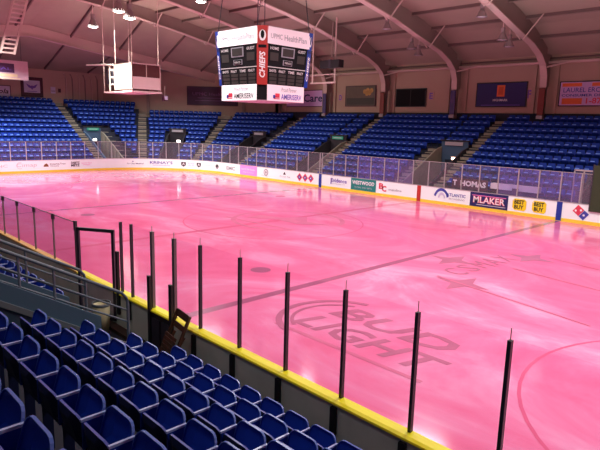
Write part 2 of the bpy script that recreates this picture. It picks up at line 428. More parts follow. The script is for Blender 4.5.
for cx in (6.9, -6.9):
    for cy in (-6.7, 6.7):
        b = MB(); put_ring(b, cx, cy, 0, .35, lambda x, y: (x, y, .004), LINEB if cy < 0 else LINEF, n=18); b.build('faceoff_spot', ice)
# beer logo between near boards and blue line
b = MB(); J = lambda x, y: (x, y, .005)
put_text(b, 'BUD', 11.35, 14.9, -8.15, -7.25, J, LOGO, .02, .25)
put_text(b, 'LIGHT', 11.15, 15.25, -9.3, -8.4, J, LOGO, .02, .25)
J2 = lambda x, y: (x, y, .009)
put_ring(b, 11.9, -8.3, 1.45, 1.62, J2, LOGO, radians(100), radians(255), 20)
put_ring(b, 11.9, -8.3, 1.15, 1.25, J2, LOGO, radians(110), radians(245), 20)
put_poly(b, [(11.0, -9.72), (15.3, -9.72), (15.3, -9.6), (11.0, -9.6)], J, LOGOF)
b.build('ice_logo', ice, label='large grey slanted lettering on ice')
b = MB()
def star4(cx, cy, a, c, m):
    pts = []
    for k in range(8):
        r = a if k % 2 == 0 else c
        t = pi/4*k; pts.append((cx+r*cos(t), cy+r*sin(t)))
    put_poly(b, pts, J, m)
for cx, cy in ((12.2, -2.7), (10.3, -.1), (12.1, 2.7)): star4(cx, cy, .95, .36, LOGO)
rot = radians(80)
def K(x, y): return (11.25+x*cos(rot)-y*sin(rot), .1+x*sin(rot)+y*cos(rot), .009)
J3 = lambda x, y: (x, y, .012)
for q, L_ in enumerate('CSMAX'):
    put_text(b, L_, -1.9+.82*q, -1.3+.82*q, -.75+.12*abs(q-2)*0+.1*q, .15+.1*q, K, LOGO)
put_poly(b, [(12.4, .5), (15.6, .0), (15.6, .06), (12.4, .62)], J3, LOGOF)
put_poly(b, [(11.2, -2.6), (16.4, -3.65), (16.4, -3.58), (11.2, -2.5)], J3, LOGOF)
put_poly(b, [(12.6, 3.3), (15.4, 2.7), (15.4, 2.76), (12.6, 3.38)], J3, LOGOF)
b.build('ice_logo', ice, label='three grey stars around faint curved lettering')
b = MB()
put_ring(b, 0.2, .8, 2.7, 2.95, J, LOGOF, radians(20), radians(320), 40)
put_poly(b, [(-1.6, -.6), (-.2, .4), (1.4, .3), (2.6, 1.4), (1.2, 1.2), (.2, 2.2), (-.4, 1.0), (-1.8, .6)], J2, LOGOF)
put_poly(b, [(-2.4, -1.4), (2.4, -1.0), (2.4, -.8), (-2.4, -1.15)], J2, LOGOF)
b.build('ice_logo', ice, label='faint worn emblem in centre circle')

# ------------------------------------------------------------------ boards
def wallstrip(b, Sa, Sb, z0, z1, d0, d1, m, st=.8):
    ss = srange(Sa, Sb, st)
    for a, c in zip(ss, ss[1:]):
        P = [pz(a, z0, d0), pz(c, z0, d0), pz(c, z1, d0), pz(a, z1, d0), pz(a, z0, d1), pz(c, z0, d1), pz(c, z1, d1), pz(a, z1, d1)]
        b.geo(P, [(0, 1, 2, 3), (3, 2, 6, 7), (5, 4, 7, 6), (1, 0, 4, 5)], m)
fb = empty('dasher_boards', (0, HY, 0)); tag(fb, 'white advert-covered rink boards along far side and left end', 'rink boards')
def fpart(bm, name, label=None):
    o = bm.build(name, fb, label=label); o.location = (0, -HY, 0); return o
b = MB(); wallstrip(b, -52, 21.9, -.05, 1.07, 0, .10, WHITE); fpart(b, 'board_panel')
b = MB(); wallstrip(b, -52, 21.9, 0.0, .19, -.012, .0, YEL2); fpart(b, 'kick_plate')
b = MB(); wallstrip(b, -52, 21.9, 1.07, 1.10, -.02, .12, ALU); fpart(b, 'cap_rail')
F = lambda x, y: pz(x, y, -.014)
F2 = lambda x, y: pz(x, y, -.020)
def stripe(Sc, m):
    b = MB(); put_rect(b, Sc-.15, Sc+.15, .19, 1.07, F, m); put_rect(b, Sc-.15, Sc+.15, .02, .19, F, m); fpart(b, 'line_stripe')
stripe(-9.17, BLUE); stripe(0, RED); stripe(9.17, BLUE)
def ad(label, fn):
    b = MB(); fn(b); fpart(b, 'advert', label)
def simple(txt, a, c, z0, z1, m, bold=.0, shear=0.):
    return lambda b: put_text(b, txt, a, c, z0, z1, F, m, bold, shear)
ad('pale lettering advert at far left end', simple('PNC', -44.3, -43.2, .55, .78, LGREY))
ad('outlined grey script advert', lambda b: (put_text(b, 'Cimap', -42.5, -40.8, .45, .85, F, LGREY, .0, .1), put_ring(b, -42.2, .66, .26, .29, F, LGREY, radians(60), radians(300), 14)))
def f(b):
    put_poly(b, [(-40.25, .5), (-39.8, .5), (-39.85, .68), (-40.0, .8), (-40.2, .66)], F, mat('ad_brown', s(120, 75, 40)))
    put_text(b, 'Somerset Trust', -39.68, -38.3, .66, .80, F, INK, .01); put_text(b, 'Company', -39.68, -38.9, .47, .61, F, INK, .01)
ad('brown emblem with two-line dark lettering', f)
ad('dark stacked block lettering', lambda b: (put_text(b, 'SHEETZ', -37.8, -37.0, .68, .88, F, INK, .03), put_text(b, 'METZ', -37.8, -37.0, .44, .65, F, INK, .04)))
ad('small rose two-line lettering', lambda b: (put_text(b, 'Laurel View', -36.8, -35.85, .68, .80, F, INKP), put_text(b, 'Village', -36.7, -36.0, .5, .62, F, INKP)))
ad('small dark blue clinic lettering', lambda b: (put_text(b, 'Tri City Medical', -32.5, -30.9, .50, .66, F, NAVY, .01), put_ring(b, -31.9, .8, 0, .06, F, INKB, n=8)))
ad('violet-blue capital lettering', lambda b: (put_text(b, 'KRINAY\'S', -30.28, -28.05, .58, .86, F, INKB, .02), put_text(b, 'AUTO SALES SERVICE', -30.0, -28.3, .40, .50, F, INKV)))
def shield(b, a, c, m):
    mid = (a+c)/2; put_poly(b, [(a, .85), (a, .55), (mid, .38), (c, .55), (c, .85)], F, m); put_text(b, 'A', a+.1, c-.1, .55, .78, F2, ADWHT, .02)
ad('dark shield emblem beside rose lettering', lambda b: shield(b, -27.15, -26.65, INK))
ad('rose lettering between two shields', lambda b: (put_text(b, 'Arena', -26.45, -25.75, .68, .82, F, INKP), put_text(b, 'Grill', -26.4, -25.8, .48, .62, F, INKP)))
ad('dark shield emblem right of rose lettering', lambda b: shield(b, -25.45, -24.95, INK))
def f(b):
    put_text(b, 'Keystone', -24.4, -23.4, .58, .72, F, GREY); put_ring(b, -22.85, .64, 0, .22, F, INK, n=16); put_ring(b, -22.85, .5, 0, .12, F2, GREY, n=12)
ad('small grey lettering with round dark emblem', f)
ad('grey three letter advert', simple('EMC', -21.4, -20.1, .45, .80, GREY, .03))
def f(b):
    put_rect(b, -19.35, -16.92, .19, 1.06, F, PINKP, 3); put_text(b, 'Laurel Hair Studio', -19.1, -17.2, .66, .82, F2, ADWHT, .01); put_text(b, 'colour for a cause', -18.9, -17.4, .40, .52, F2, ADWHT)
ad('solid pink panel with white lettering', f)
def f(b):
    put_ring(b, -15.7, .66, 0, .30, F, GREY, n=18); put_ring(b, -15.7, .66, .12, .20, F2, ADWHT, n=14); put_text(b, 'Galliker', -16.3, -15.4, .32, .42, F, LGREY)
ad('round grey emblem', f)
def f(b):
    put_poly(b, [(-13.5, .66), (-13.15, .66), (-13.32, .90)], F, INK); put_text(b, 'Crown Tile', -13.9, -12.6, .42, .56, F, GREY)
ad('small dark triangle above grey lettering', f)
for i, Sx in enumerate((-11.5, -10.85, -10.2)):
    def f(b, Sx=Sx):
        put_poly(b, [(Sx-.32, .62), (Sx, .28), (Sx+.32, .62), (Sx, .96)], F, INKR); put_poly(b, [(Sx-.2, .62), (Sx, .44), (Sx+.2, .62), (Sx, .80)], F2, INKB)
        put_ring(b, Sx, .62, 0, .06, lambda x, y: pz(x, y, -.026), ADWHT, n=8)
    ad(['left', 'middle', 'right'][i]+' red and blue diamond of three', f)
ad('violet lettering beside the left blue stripe', lambda b: (put_text(b, 'Evidence', -8.0, -6.4, .56, .86, F, INKV, .02), put_rect(b, -8.05, -7.95, .40, .86, F, INKV), put_text(b, 'investigations inc', -7.9, -6.6, .40, .49, F, GREY)))
def f(b):
    put_rect(b, -5.98, -3.63, .20, 1.06, F, TEAL, 1); put_text(b, 'WESTWOOD', -5.85, -3.78, .62, .90, F2, ADWHT, .03); put_text(b, 'FLORAL AND GIFTS', -5.6, -4.0, .36, .47, F2, LGREY)
ad('teal panel with white lettering', f)
ad('red monogram with grey word', lambda b: (put_text(b, 'B', -3.36, -2.95, .5, .92, F, INKR, .04), put_text(b, 'C', -3.1, -2.7, .34, .76, F, INKR, .04), put_text(b, 'mainline', -2.5, -1.4, .46, .62, F, GREY, .01)))
def f(b):
    put_ring(b, 1.72, .36, .42, .56, F, INKB, radians(15), radians(165), 16, 1.25); put_ring(b, 1.75, .34, .18, .28, F, PALEB, radians(15), radians(165), 12, 1.6)
    put_text(b, 'ATLANTIC', 2.1, 3.45, .60, .80, F, INKB, .015); put_text(b, 'BROADBAND', 2.3, 3.4, .40, .50, F, GREY)
ad('blue arch emblem with capital lettering', f)
def f(b):
    put_rect(b, 3.76, 6.22, .18, 1.06, F, NAVY, 1); put_rect(b, 3.9, 6.1, .86, .90, F2, INKP); put_rect(b, 4.2, 6.1, .30, .34, F2, LGREY)
    put_text(b, 'MLAKER', 3.98, 6.05, .42, .84, F2, INKR, .06); put_text(b, 'MLAKER', 4.0, 6.03, .44, .82, lambda x, y: pz(x, y, -.026), ADWHT, .01)
ad('navy panel with outlined white lettering', f)
for i, (a, c) in enumerate(((6.5, 7.32), (7.66, 8.46))):
    def f(b, a=a, c=c):
        put_poly(b, [(a, .44), (a+.12, .30), (c-.1, .28), (c, .40), (c, .84), (c-.12, .96), (a+.1, .96), (a, .86)], F, ADYEL)
        put_ring(b, a+.08, .86, 0, .03, F2, ADWHT, n=8)
        put_text(b, 'BEST', a+.1, c-.12, .65, .90, F2, BLACK, .04); put_text(b, 'BUY', a+.12, c-.14, .36, .60, F2, BLACK, .04)
    ad(['left', 'right'][i]+' yellow tag with black lettering', f)
def f(b):
    cx, cy, a = 10.30, .62, radians(-38)
    Q = lambda lx, ly: (cx+lx*cos(a)-ly*sin(a), cy+lx*sin(a)+ly*cos(a))
    put_poly(b, [Q(-.36, -.22), Q(.05, -.22), Q(.05, .22), Q(-.36, .22)], F, INKR)
    put_poly(b, [Q(.07, -.22), Q(.38, -.22), Q(.38, .22), Q(.07, .22)], F, INKB)
    for dx, dy in ((.22, 0), (-.06, .10), (-.25, -.10)):
        x, y = Q(dx, dy); put_ring(b, x, y, 0, .06, F2, ADWHT, n=10)
ad('tilted red and blue tile with white dots', f)

# near boards
nb = empty('dasher_boards', (10, -HY, 0)); tag(nb, 'yellow-capped rink boards in front of the near seats', 'rink boards')
def npart(bm, name, label=None):
    o = bm.build(name, nb, label=label); o.location = (-10, HY, 0); return o
XL = -18.0
b = MB().span((XL, -HY-.12, -.05), (10.95, -HY, 1.06), OUTB).span((11.75, -HY-.12, -.05), (21.9, -HY, 1.06), OUTB); npart(b, 'board_panel')
npart(MB().span((10.96, -HY-.13, -.04), (11.74, -HY-.02, 1.05), BLACK).span((11.02, -HY-.16, .15), (11.32, -HY-.13, .95), DKMET).span((11.40, -HY-.16, .15), (11.70, -HY-.13, .95), DKMET), 'gate', 'black player gate in boards')
npart(MB().prism([(-HY-.16, 1.07), (-HY-.15, 1.095), (-HY-.10, 1.115), (-HY+.05, 1.115), (-HY+.07, 1.095), (-HY+.07, 1.07)], 0, 7.3, 21.9, YEL), 'cap_rail', 'bright yellow cap')
b = MB()
x = XL
while x < 7.2:
    b.span((x, -HY-.14, 1.065), (min(x+1.36, 7.28), -HY+.03, 1.11), YELO); b.span((min(x+1.36, 7.28), -HY-.14, 1.065), (min(x+1.41, 7.29), -HY+.03, 1.105), LGREY); x += 1.41
npart(b, 'cap_rail', 'faded orange-yellow cap with pale joints')
NP = [12.54+1.172*i for i in range(8)]
for x in NP+[10.04]:
    npart(MB().span((x-.05, -HY-.17, .62), (x+.05, -HY-.12, 1.02), BLACK), 'bracket')
npart(MB().span((9.0, -HY-.34, -.02), (12.9, -HY-.13, .34), BROWN), 'ledge', 'brown wooden ledge along base')
# near glass posts
pl = ['first slim dark glass post to the right of the wooden chair'] + ['%s slim dark glass post to the right of the wooden chair' % nth(i+1) for i in range(1, 8)]
for i, x in enumerate(NP):
    w = .045
    o = empty('glass_post', (x, -HY+.01, 1.11)); tag(o, pl[i], 'post', 'slim posts on the near boards')
    MB().span((-w/2, -.03, 0), (w/2, .03, 1.60), DKMET).build('post_bar', o)
    MB().tube([(0, 0, 1.60), (0, 0, 1.74)], .006, ALU, 6).build('pin', o)
for x, lab, thick in ((11.75, 'thick dark glass post with black pad, right side of player gate', 1), (10.92, 'thick dark glass post with black pad, left side of player gate', 1),
                      (10.04, 'thin plain glass post left of the player gate', 0), (9.56, 'dark glass post with padded foot beside open door frame', 2)):
    o = empty('glass_post', (x, -HY-.05, 1.11)); tag(o, lab, 'post')
    w = .08 if thick == 1 else .04
    MB().span((-w/2, -.03, 0), (w/2, .03, 1.60 if thick != 0 else 1.62), GRMET if thick == 1 else DKMET).build('post_bar', o)
    if thick == 1:
        MB().span((-.03, -.125, -1.1), (.065, -.072, .70), BLACK).build('pad', o)
        MB().tube([(0, 0, 1.60), (0, 0, 1.72)], .008, ALU, 6).build('pin', o)
    if thick == 2: MB().span((-.05, -.125, -.5), (.04, -.072, .95), BLACK).build('pad', o)
LP = [-8.4, -7.0, -5.6, -4.2, -2.8, -1.4, 0.0, 1.36, 2.72, 4.18, 5.62, 7.1]
for i, x in enumerate(LP):
    o = empty('glass_post', (x, -HY-.05, 1.11)); tag(o, 'thin post of left glass run, %s to the left of the door frame' % nth(len(LP)-i), 'post', 'thin posts of the left glass run')
    big = i == len(LP)-1
    MB().span((-.018 if not big else -.035, -.02, 0), (.018 if not big else .035, .02, 1.24 if not big else 1.26), GRMET if not big else DKMET).build('post_bar', o)
    MB().span((-.05, -.03, 1.10 if not big else 1.02), (.05, .03, 1.245 if not big else 1.265), DKMET).build('top_clip', o)
# near glass panes
for i in range(len(NP)-1):
    o = MB().poly([(-.54, 0, 0), (.54, 0, 0), (.54, 0, 1.62), (-.54, 0, 1.62)], GLN).build('glass_screen'); o.location = ((NP[i]+NP[i+1])/2, -HY+.01, 1.115)
    tag(o, 'clear glass pane between %s and %s post right of wooden chair' % (nth(i+1), nth(i+2)), 'glass pane', 'clear panes on the near boards')
for a, c, lab in ((11.8, 12.5, 'clear narrow glass pane between player gate and nearest chair post'), (10.09, 10.86, 'clear glass pane just left of the player gate')):
    o = MB().poly([(-(c-a)/2, 0, 0), ((c-a)/2, 0, 0), ((c-a)/2, 0, 1.6), (-(c-a)/2, 0, 1.6)], GLN).build('glass_screen'); o.location = ((a+c)/2, -HY-.05, 1.115); tag(o, lab, 'glass pane')
for i in range(len(LP)-1):
    w = LP[i+1]-LP[i]-.11
    o = MB().poly([(-w/2, 0, 0), (w/2, 0, 0), (w/2, 0, 1.22), (-w/2, 0, 1.22)], GLL).span((-w/2, -.006, 1.215), (w/2, .006, 1.232), GRMET).build('glass_screen'); o.location = ((LP[i]+LP[i+1])/2, -HY-.05, 1.115)
    tag(o, 'lilac-tinted low glass pane, %s to the left of the door frame' % nth(len(LP)-1-i), 'glass pane', 'tinted low panes on the left boards')
# swung-open door frame at the boards
o = empty('glass_gate', (8.98, -HY-.37, 0), math.atan2(.50, .80)); tag(o, 'open dark metal door frame standing at the near boards', 'door frame')
b = MB().span((-.47, -.03, .4), (-.41, .03, 2.5), DKMET).span((.41, -.03, .4), (.47, .03, 2.5), DKMET).span((-.47, -.03, 2.44), (.47, .03, 2.51), DKMET).span((-.47, -.03, .4), (.47, .03, .47), DKMET)
b.build('door_frame', o); MB().poly([(-.41, 0, .47), (.41, 0, .47), (.41, 0, 2.44), (-.41, 0, 2.44)], GLN).build('pane', o)
# wooden folding chair leaning on the boards
ch = empty('folding_chair', (12.22, -HY-.66, .30)); tag(ch, 'brown wooden folding chair tipped against the near boards by player gate', 'chair')
lean = Matrix.Rotation(radians(-19), 4, 'X') @ Matrix.Rotation(radians(7), 4, 'Y')
def cpart(b, name):
    b.v = [tuple(lean @ Vector(v)) for v in b.v]; return b.build(name, ch)
for x in (-.21, .21):
    cpart(MB().bar((x, 0, .05), (x, .03, 1.22), .045, .05, WOOD), 'leg')
    cpart(MB().bar((x*.8, -.06, .05), (x*.8, .10, .80), .04, .045, WOOD), 'leg')
b = MB()
for z, h in ((1.16, .13), (.95, .10)): b.box((0, .03, z), (.42, .025, h), WOOD)
cpart(b, 'backrest')
b = MB()
for k in range(6): b.box((0, -.07, .36+.075*k), (.38, .02, .062), WOOD)
cpart(b, 'seat'); cpart(MB().box((0, 0, .22), (.42, .025, .05), WOOD), 'stretcher')
# bin added for the pale, yellow-lit board face
o = empty('standin_barrel', (9.55, -13.5, .31)); tag(o, 'pale yellow stand-in bin below the open door frame', 'bin')
MB().lathe([(.0, 0), (.15, 0), (.19, .62), (.17, .62), (.13, .05)], (0, 0, 0), BINC).build('barrel_drum', o, True); MB().lathe([(.20, .60), (.205, .66), (.185, .66)], (0, 0, 0), PARL).build('rim', o, True)

# ------------------------------------------------------------------ stands
TR, RZ = .80, .44
dr = lambda i: .75+.80*i           # far and end stands
zr = lambda i: .33+.44*i
ndr = lambda i: .82+.745*i         # near stands
nzr = lambda i: .31+.395*i
def place(kind, t, d):               # -> x, y, outward rotation
    if kind == 'far': return t, HY+d, 0.0
    if kind == 'near': return t, -HY-d, pi
    if kind == 'end': return -HX-d, t, pi/2
    th = radians(t); return -21.98-(RC+d)*cos(th), 4.45+(RC+d)*sin(th), pi/2-th
def steps(b, kind, t0, t1, r0, r1, st):
    tt = srange(t0, t1, st)
    for a, c in zip(tt, tt[1:]):
        for i in range(r0, r1):
            da, db, z, rz = (dr(i)-.42, dr(i)+.38, zr(i), .44) if kind != 'near' else (ndr(i)-.42, ndr(i)+.325, nzr(i), .395)
            q = lambda t, d, zz: (*place(kind, t, d)[:2], zz)
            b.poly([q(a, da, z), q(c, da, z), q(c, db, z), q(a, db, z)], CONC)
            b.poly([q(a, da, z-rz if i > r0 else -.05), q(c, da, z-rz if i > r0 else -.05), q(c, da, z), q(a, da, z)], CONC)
def stand(segs, label):
    b = MB()
    for g in segs: steps(b, *g)
    return struct(b.build('stand_floor'), label, 'stands')
NR, NRE, NV = 12, 14, 7
# far straight
stand([('far', -22, -13.7, NV, NR, 3), ('far', -13.7, -11.7, NV, NR, 3), ('far', -22, -13.7, 0, NV, 3), ('far', -11.7, -2.2, 0, NR, 3), ('far', -2.2, .1, NV, NR, 3), ('far', .1, 9.6, 0, NR, 3),
       ('far', 9.6, 12.2, NV, NR, 3), ('far', 12.2, 30, 0, NR, 4)], 'dark stepped concrete of the far side stands')
stand([('arc', 28, 40, 0, NR, 4), ('arc', 40, 48.5, NV, NR, 4), ('arc', 48.5, 79, 0, NR, 4), ('arc', 79, 88, NV, NR, 4), ('arc', 88, 90.2, 0, NR, 4),
       ('end', -14, 5.85, 0, NRE, 6), ('end', 5.85, 7.7, NV, NRE, 3)]+[('arc', math.degrees(math.asin(3.25/(RC+dr(i)))), 28.05, i, i+1, 4) for i in range(NRE)], 'dark stepped concrete of the curved end stands')
stand([('near', 12.66, 24, 0, 11, 3), ('near', -18, 11.3, 0, 11, 4), ('near', 11.3, 12.66, 8, 11, 3)], 'dark stepped concrete of the near stands')
struct(MB().span((-18, -13.6, -.05), (24, -13.09, .06), CONC).build('walkway_floor'), 'narrow walkway between near boards and front seats', 'walkway')
# entrances cut into the stands
def tunnel(kind, t, halfw, name, back, sign, light, lpale, stext):
    x, y, r = place(kind, t, 0)
    dB = dr(NV)-.42; zB = zr(NV)
    b = MB()
    def side(sx, m):
        lp = [(.45, -.04), (.45, zr(0)+.5)]+[(dr(i)-.42+.02, zr(i)+.32) for i in range(1, NV)]+[(dB, zB+.1), (dB, -.04)]
        b.prism([(d, z) for d, z in lp], 0, sx-.06, sx+.06, m)
    side(-halfw, lpale[0]); side(halfw, lpale[1])
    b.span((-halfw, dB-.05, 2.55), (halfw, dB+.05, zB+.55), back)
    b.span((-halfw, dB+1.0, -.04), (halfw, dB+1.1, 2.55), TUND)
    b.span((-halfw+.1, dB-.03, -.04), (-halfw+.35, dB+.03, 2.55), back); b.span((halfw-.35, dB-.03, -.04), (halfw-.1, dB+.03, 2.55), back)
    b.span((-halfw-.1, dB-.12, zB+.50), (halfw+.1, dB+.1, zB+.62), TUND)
    o = b.build('tunnel_wall'); o.location = (x, y, 0); o.rotation_euler = (0, 0, r); struct(o, 'recessed entrance between seat blocks '+name, 'entrance')
    sg = MB().box((0, 0, 0), (halfw*1.35, .05, .26), sign)
    put_rect(sg, -halfw*.5, halfw*.5, -.03, .03, lambda X, Z: (X, -.03, Z), stext)
    sg = sg.build('section_sign'); c = Matrix.Rotation(r, 3, 'Z') @ Vector((0, dB-.14, zB+.34)); sg.location = (x+c.x, y+c.y, c.z); sg.rotation_euler = (0, 0, r)
    tag(sg, ('green' if sign is SIGNG else 'grey')+' section sign above the entrance '+name, 'sign')
    lt = empty('entrance_light'); c = Matrix.Rotation(r, 3, 'Z') @ Vector((.12, dB-.20, 2.66)); lt.location = (x+c.x, y+c.y, c.z); lt.rotation_euler = (0, 0, r)
    tag(lt, 'small glowing light over the entrance '+name, 'light')
    MB().box((0, .03, 0), (.46, .08, .30), TUND).build('light_housing', lt); MB().box((0, -.03, 0), (.36, .05, .20), light).build('light_lens', lt)
PALE = STAIR
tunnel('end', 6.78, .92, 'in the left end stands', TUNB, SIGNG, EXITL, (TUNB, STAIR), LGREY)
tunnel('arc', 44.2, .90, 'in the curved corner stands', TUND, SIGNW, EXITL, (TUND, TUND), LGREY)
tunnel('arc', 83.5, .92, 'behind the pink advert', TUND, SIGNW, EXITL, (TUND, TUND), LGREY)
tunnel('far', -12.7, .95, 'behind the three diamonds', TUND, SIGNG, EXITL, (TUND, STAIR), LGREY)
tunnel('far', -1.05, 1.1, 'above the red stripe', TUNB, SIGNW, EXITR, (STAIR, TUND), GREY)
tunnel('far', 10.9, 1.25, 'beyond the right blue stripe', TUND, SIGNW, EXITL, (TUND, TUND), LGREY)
# aisle stairs
def stairs(kind, t, w, r1, label, r0=0):
    b = MB()
    for i in range(r0, r1):
        for h in (0, 1):
            d = dr(i)-.42+h*TR/2; z = zr(i)+(RZ/2)*h-(RZ/2 if False else 0)
            x, y, r = place(kind, t, d+TR/4); M = Matrix.Rotation(r, 3, 'Z')
            b.box((x, y, z+.01), (w, TR/2, .10 if h == 0 else .20), STAIR, M)
    return struct(b.build('aisle_floor'), label, 'stairs')
stairs('end', 5.4, .80, NRE, 'pale aisle stairs left of the left end entrance')
stairs('end', 8.15, .80, 8, 'pale aisle stairs right of the left end entrance')
stairs('arc', 29.2, .85, NR, 'pale aisle stairs between end block and corner block')
stairs('arc', 60.3, .85, NR, 'pale aisle stairs up the corner stands behind scoreboard')
stairs('far', -21.2, .85, NR, 'pale aisle stairs above the pink advert')
stairs('far', -11.2, .85, NR, 'pale aisle stairs above the three diamonds')
stairs('far', .50, .72, NR, 'pale aisle stairs above the red stripe')
stairs('far', -2.75, .7, 7, 'short pale steps left of the red stripe entrance')

# ------------------------------------------------------------------ seats
def grid(b, fn, nu, nv, m):
    vs = [fn(i/nu, j/nv) for j in range(nv+1) for i in range(nu+1)]
    b.geo(vs, [(j*(nu+1)+i, j*(nu+1)+i+1, (j+1)*(nu+1)+i+1, (j+1)*(nu+1)+i) for j in range(nv) for i in range(nu)], m)
def outline(w, h0, h1, c, n=4):      # rounded-top outline, (x, z) going round
    P = [(-w, h0), (w, h0), (w, h0+.10)]
    for k in range(n+1):
        a = pi/2*k/n; P.append((w-c+c*cos(a), h1-c+c*sin(a)))
    for k in range(n+1):
        a = pi/2*k/n; P.append((-w+c-c*sin(a), h1-c+c*cos(a)))
    P.append((-w, h0+.10)); return P
def shell(out, place3, thick, mf, mb_, mr, lip=.018, dish=.025):
    # a dished plate: rim ring standing proud, inset face, back face
    b = MB(); n = len(out)
    cx = sum(p[0] for p in out)/n; cz = sum(p[1] for p in out)/n
    inn = [(cx+(x-cx)*.96, cz+(z-cz)*.955) for x, z in out]
    mid = [(cx+(x-cx)*.5, cz+(z-cz)*.5) for x, z in out]
    A = [place3(x, z, 0) for x, z in out]; Bk = [place3(x, z, -thick) for x, z in out]
    I1 = [place3(x, z, 0) for x, z in inn]; I2 = [place3(x, z, -lip) for x, z in inn]; I3 = [place3(x, z, -lip-dish) for x, z in mid]
    Bm = [place3(x, z, -thick-dish) for x, z in mid]
    def band(P, Q, m): b.geo(P+Q, [(i, (i+1) % n, n+(i+1) % n, n+i) for i in range(n)], m)
    band(Bk, A, mr); band(A, I1, mr); band(I1, I2, mf); band(I2, I3, mf); b.poly(I3, mf)
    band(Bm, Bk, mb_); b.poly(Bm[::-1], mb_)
    return b
W2 = .213
# local frame: the sitter faces +Y; x to the sides
def back3(x, z, t):                  # front surface normal +Y
    k = (z-.28)/.34; return (x, -.13-.07*k+t+.5*x*x, z)
def pan3(x, z, t):                   # folded pan: its upper face looks back (-Y) and up
    k = (z-.42)/.40; return (x, -.085+.125*k-t, z)
bk = shell(outline(.225, .28, .65, .10), back3, .022, SEAT, SEATD, RIMB).mesh('backrest')
pn = shell(outline(.225, .38, .715, .10), pan3, .022, SEATP, SEATD, RIMP).mesh('seat_pan')
b = MB(); b.box((.235, -.10, .622), (.024, .21, .022), ARM); am = b.mesh('armrest')
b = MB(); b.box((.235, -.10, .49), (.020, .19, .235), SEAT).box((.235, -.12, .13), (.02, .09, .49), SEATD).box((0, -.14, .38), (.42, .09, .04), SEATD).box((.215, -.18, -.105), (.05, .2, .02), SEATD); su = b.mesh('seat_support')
def make_seat():
    r = empty('stadium_seat')
    for nm, me in (('backrest', bk), ('seat_pan', pn), ('armrest', am), ('seat_support', su)):
        o = bpy.data.objects.new(nm, me); col.objects.link(o); o.parent = r
    return r
proto = None
def near_seat(x, i, label, group):
    global proto
    if proto is None: r = proto = make_seat()
    else:
        r = proto.copy(); col.objects.link(r)
        for ch_ in list(proto.children):
            c = ch_.copy(); col.objects.link(c); c.parent = r
    r.location = (x, -HY-ndr(i), nzr(i)+.115); r.rotation_euler = (0, 0, 0)
    tag(r, label, 'seat', group)
    return r
n_ind = 0
RS = [13.08, 12.99, 12.98, 13.2-.0, 13.2, 13.2, 13.2, 13.2]
rown = ['front row by the boards', 'second row from the boards', 'third row from the boards', 'fourth row from the boards', 'fifth row from the boards', 'sixth row from the boards', 'seventh row from the boards']
for i in range(7):
    k = 0
    while True:
        x = RS[i]+.05+.48*k
        if x > 20.4: break
        k += 1
        P = (x, -HY-ndr(i), nzr(i)+.75)
        if not in_frame(P, 60): continue
        if (Vector(P)-CAM).length < 1.6: continue
        near_seat(x, i, 'blue folding seat, %s, %s seat right of the slate railing' % (rown[i], nth(k)), 'near seats in rows right of the railing'); n_ind += 1
for i in range(1, 8):
    for k in range(14):
        x = 9.9-.48*k; P = (x, -HY-ndr(i), nzr(i)+.7)
        if not in_frame(P, 6): continue
        near_seat(x, i, 'blue folding seat seen through the railing, %s row up, %s seat beyond the rails' % (nth(i+1), nth(k+1)), 'seats beyond the railing on the left'); n_ind += 1

# far seats: one light mesh each
def far_mesh():
    b = MB()
    def plate(P, m, mr, t):
        n = len(P); Q = [(x, y+t, z) for x, y, z in P]
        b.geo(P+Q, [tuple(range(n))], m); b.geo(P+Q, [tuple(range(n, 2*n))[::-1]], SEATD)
        b.geo(P+Q, [(k, n+k, n+(k+1) % n, (k+1) % n) for k in range(n)], mr)
    plate([(-.22, -.17, .30), (.22, -.17, .30), (.245, -.25, .66), (.20, -.29, .80), (-.20, -.29, .80), (-.245, -.25, .66)], FSEAT, FSEAT, -.03)
    plate([(-.215, -.08, .36), (.215, -.08, .36), (.225, .10, .54), (-.225, .10, .54)], FPAN, FPAN, -.06)
    b.geo([(-.225, .10, .54), (.225, .10, .54), (.20, .085, .60), (.15, .03, .645), (-.15, .03, .645), (-.20, .085, .60), (.21, .0, .54), (-.21, .0, .54)],
          [(0, 1, 2, 5), (1, 6, 3, 2), (0, 5, 4, 7), (4, 3, 6, 7)], FPAN)
    b.geo([(-.14, .092, .598), (.14, .092, .598), (.12, .040, .65), (-.12, .040, .65)], [(0, 1, 2, 3)], FGLINT)  # painted glint along the pan lip
    b.box((.26, -.12, .58), (.03, .24, .03), FSEAT); b.box((.26, -.14, .29), (.03, .10, .56), SEATD)
    return b
FM = far_mesh(); fme = FM.mesh('far_seat')
cand = []
def row(kind, t0, t1, i, sec, frm='left'):
    d = dr(i)
    if kind == 'arc': step = math.degrees(.55/(RC+d))
    else: step = .55
    n = int((t1-t0)/step); off = (t1-t0-n*step)/2
    for k in range(n):
        t = t0+off+step*(k+.5)
        if kind == 'far' and i == NR-1 and any(abs(t-X) < .55 for X in FR): continue
        x, y, r = place(kind, t, d)
        cand.append((x, y, zr(i), r+pi, sec, i, k))
secs = {'A': 'above the yellow adverts', 'B': 'above the teal advert', 'C': 'above the grey emblem advert', 'D': 'in the corner', 'E': 'left of corner', 'F': 'end', 'G': 'far end', 'H': 'right'}
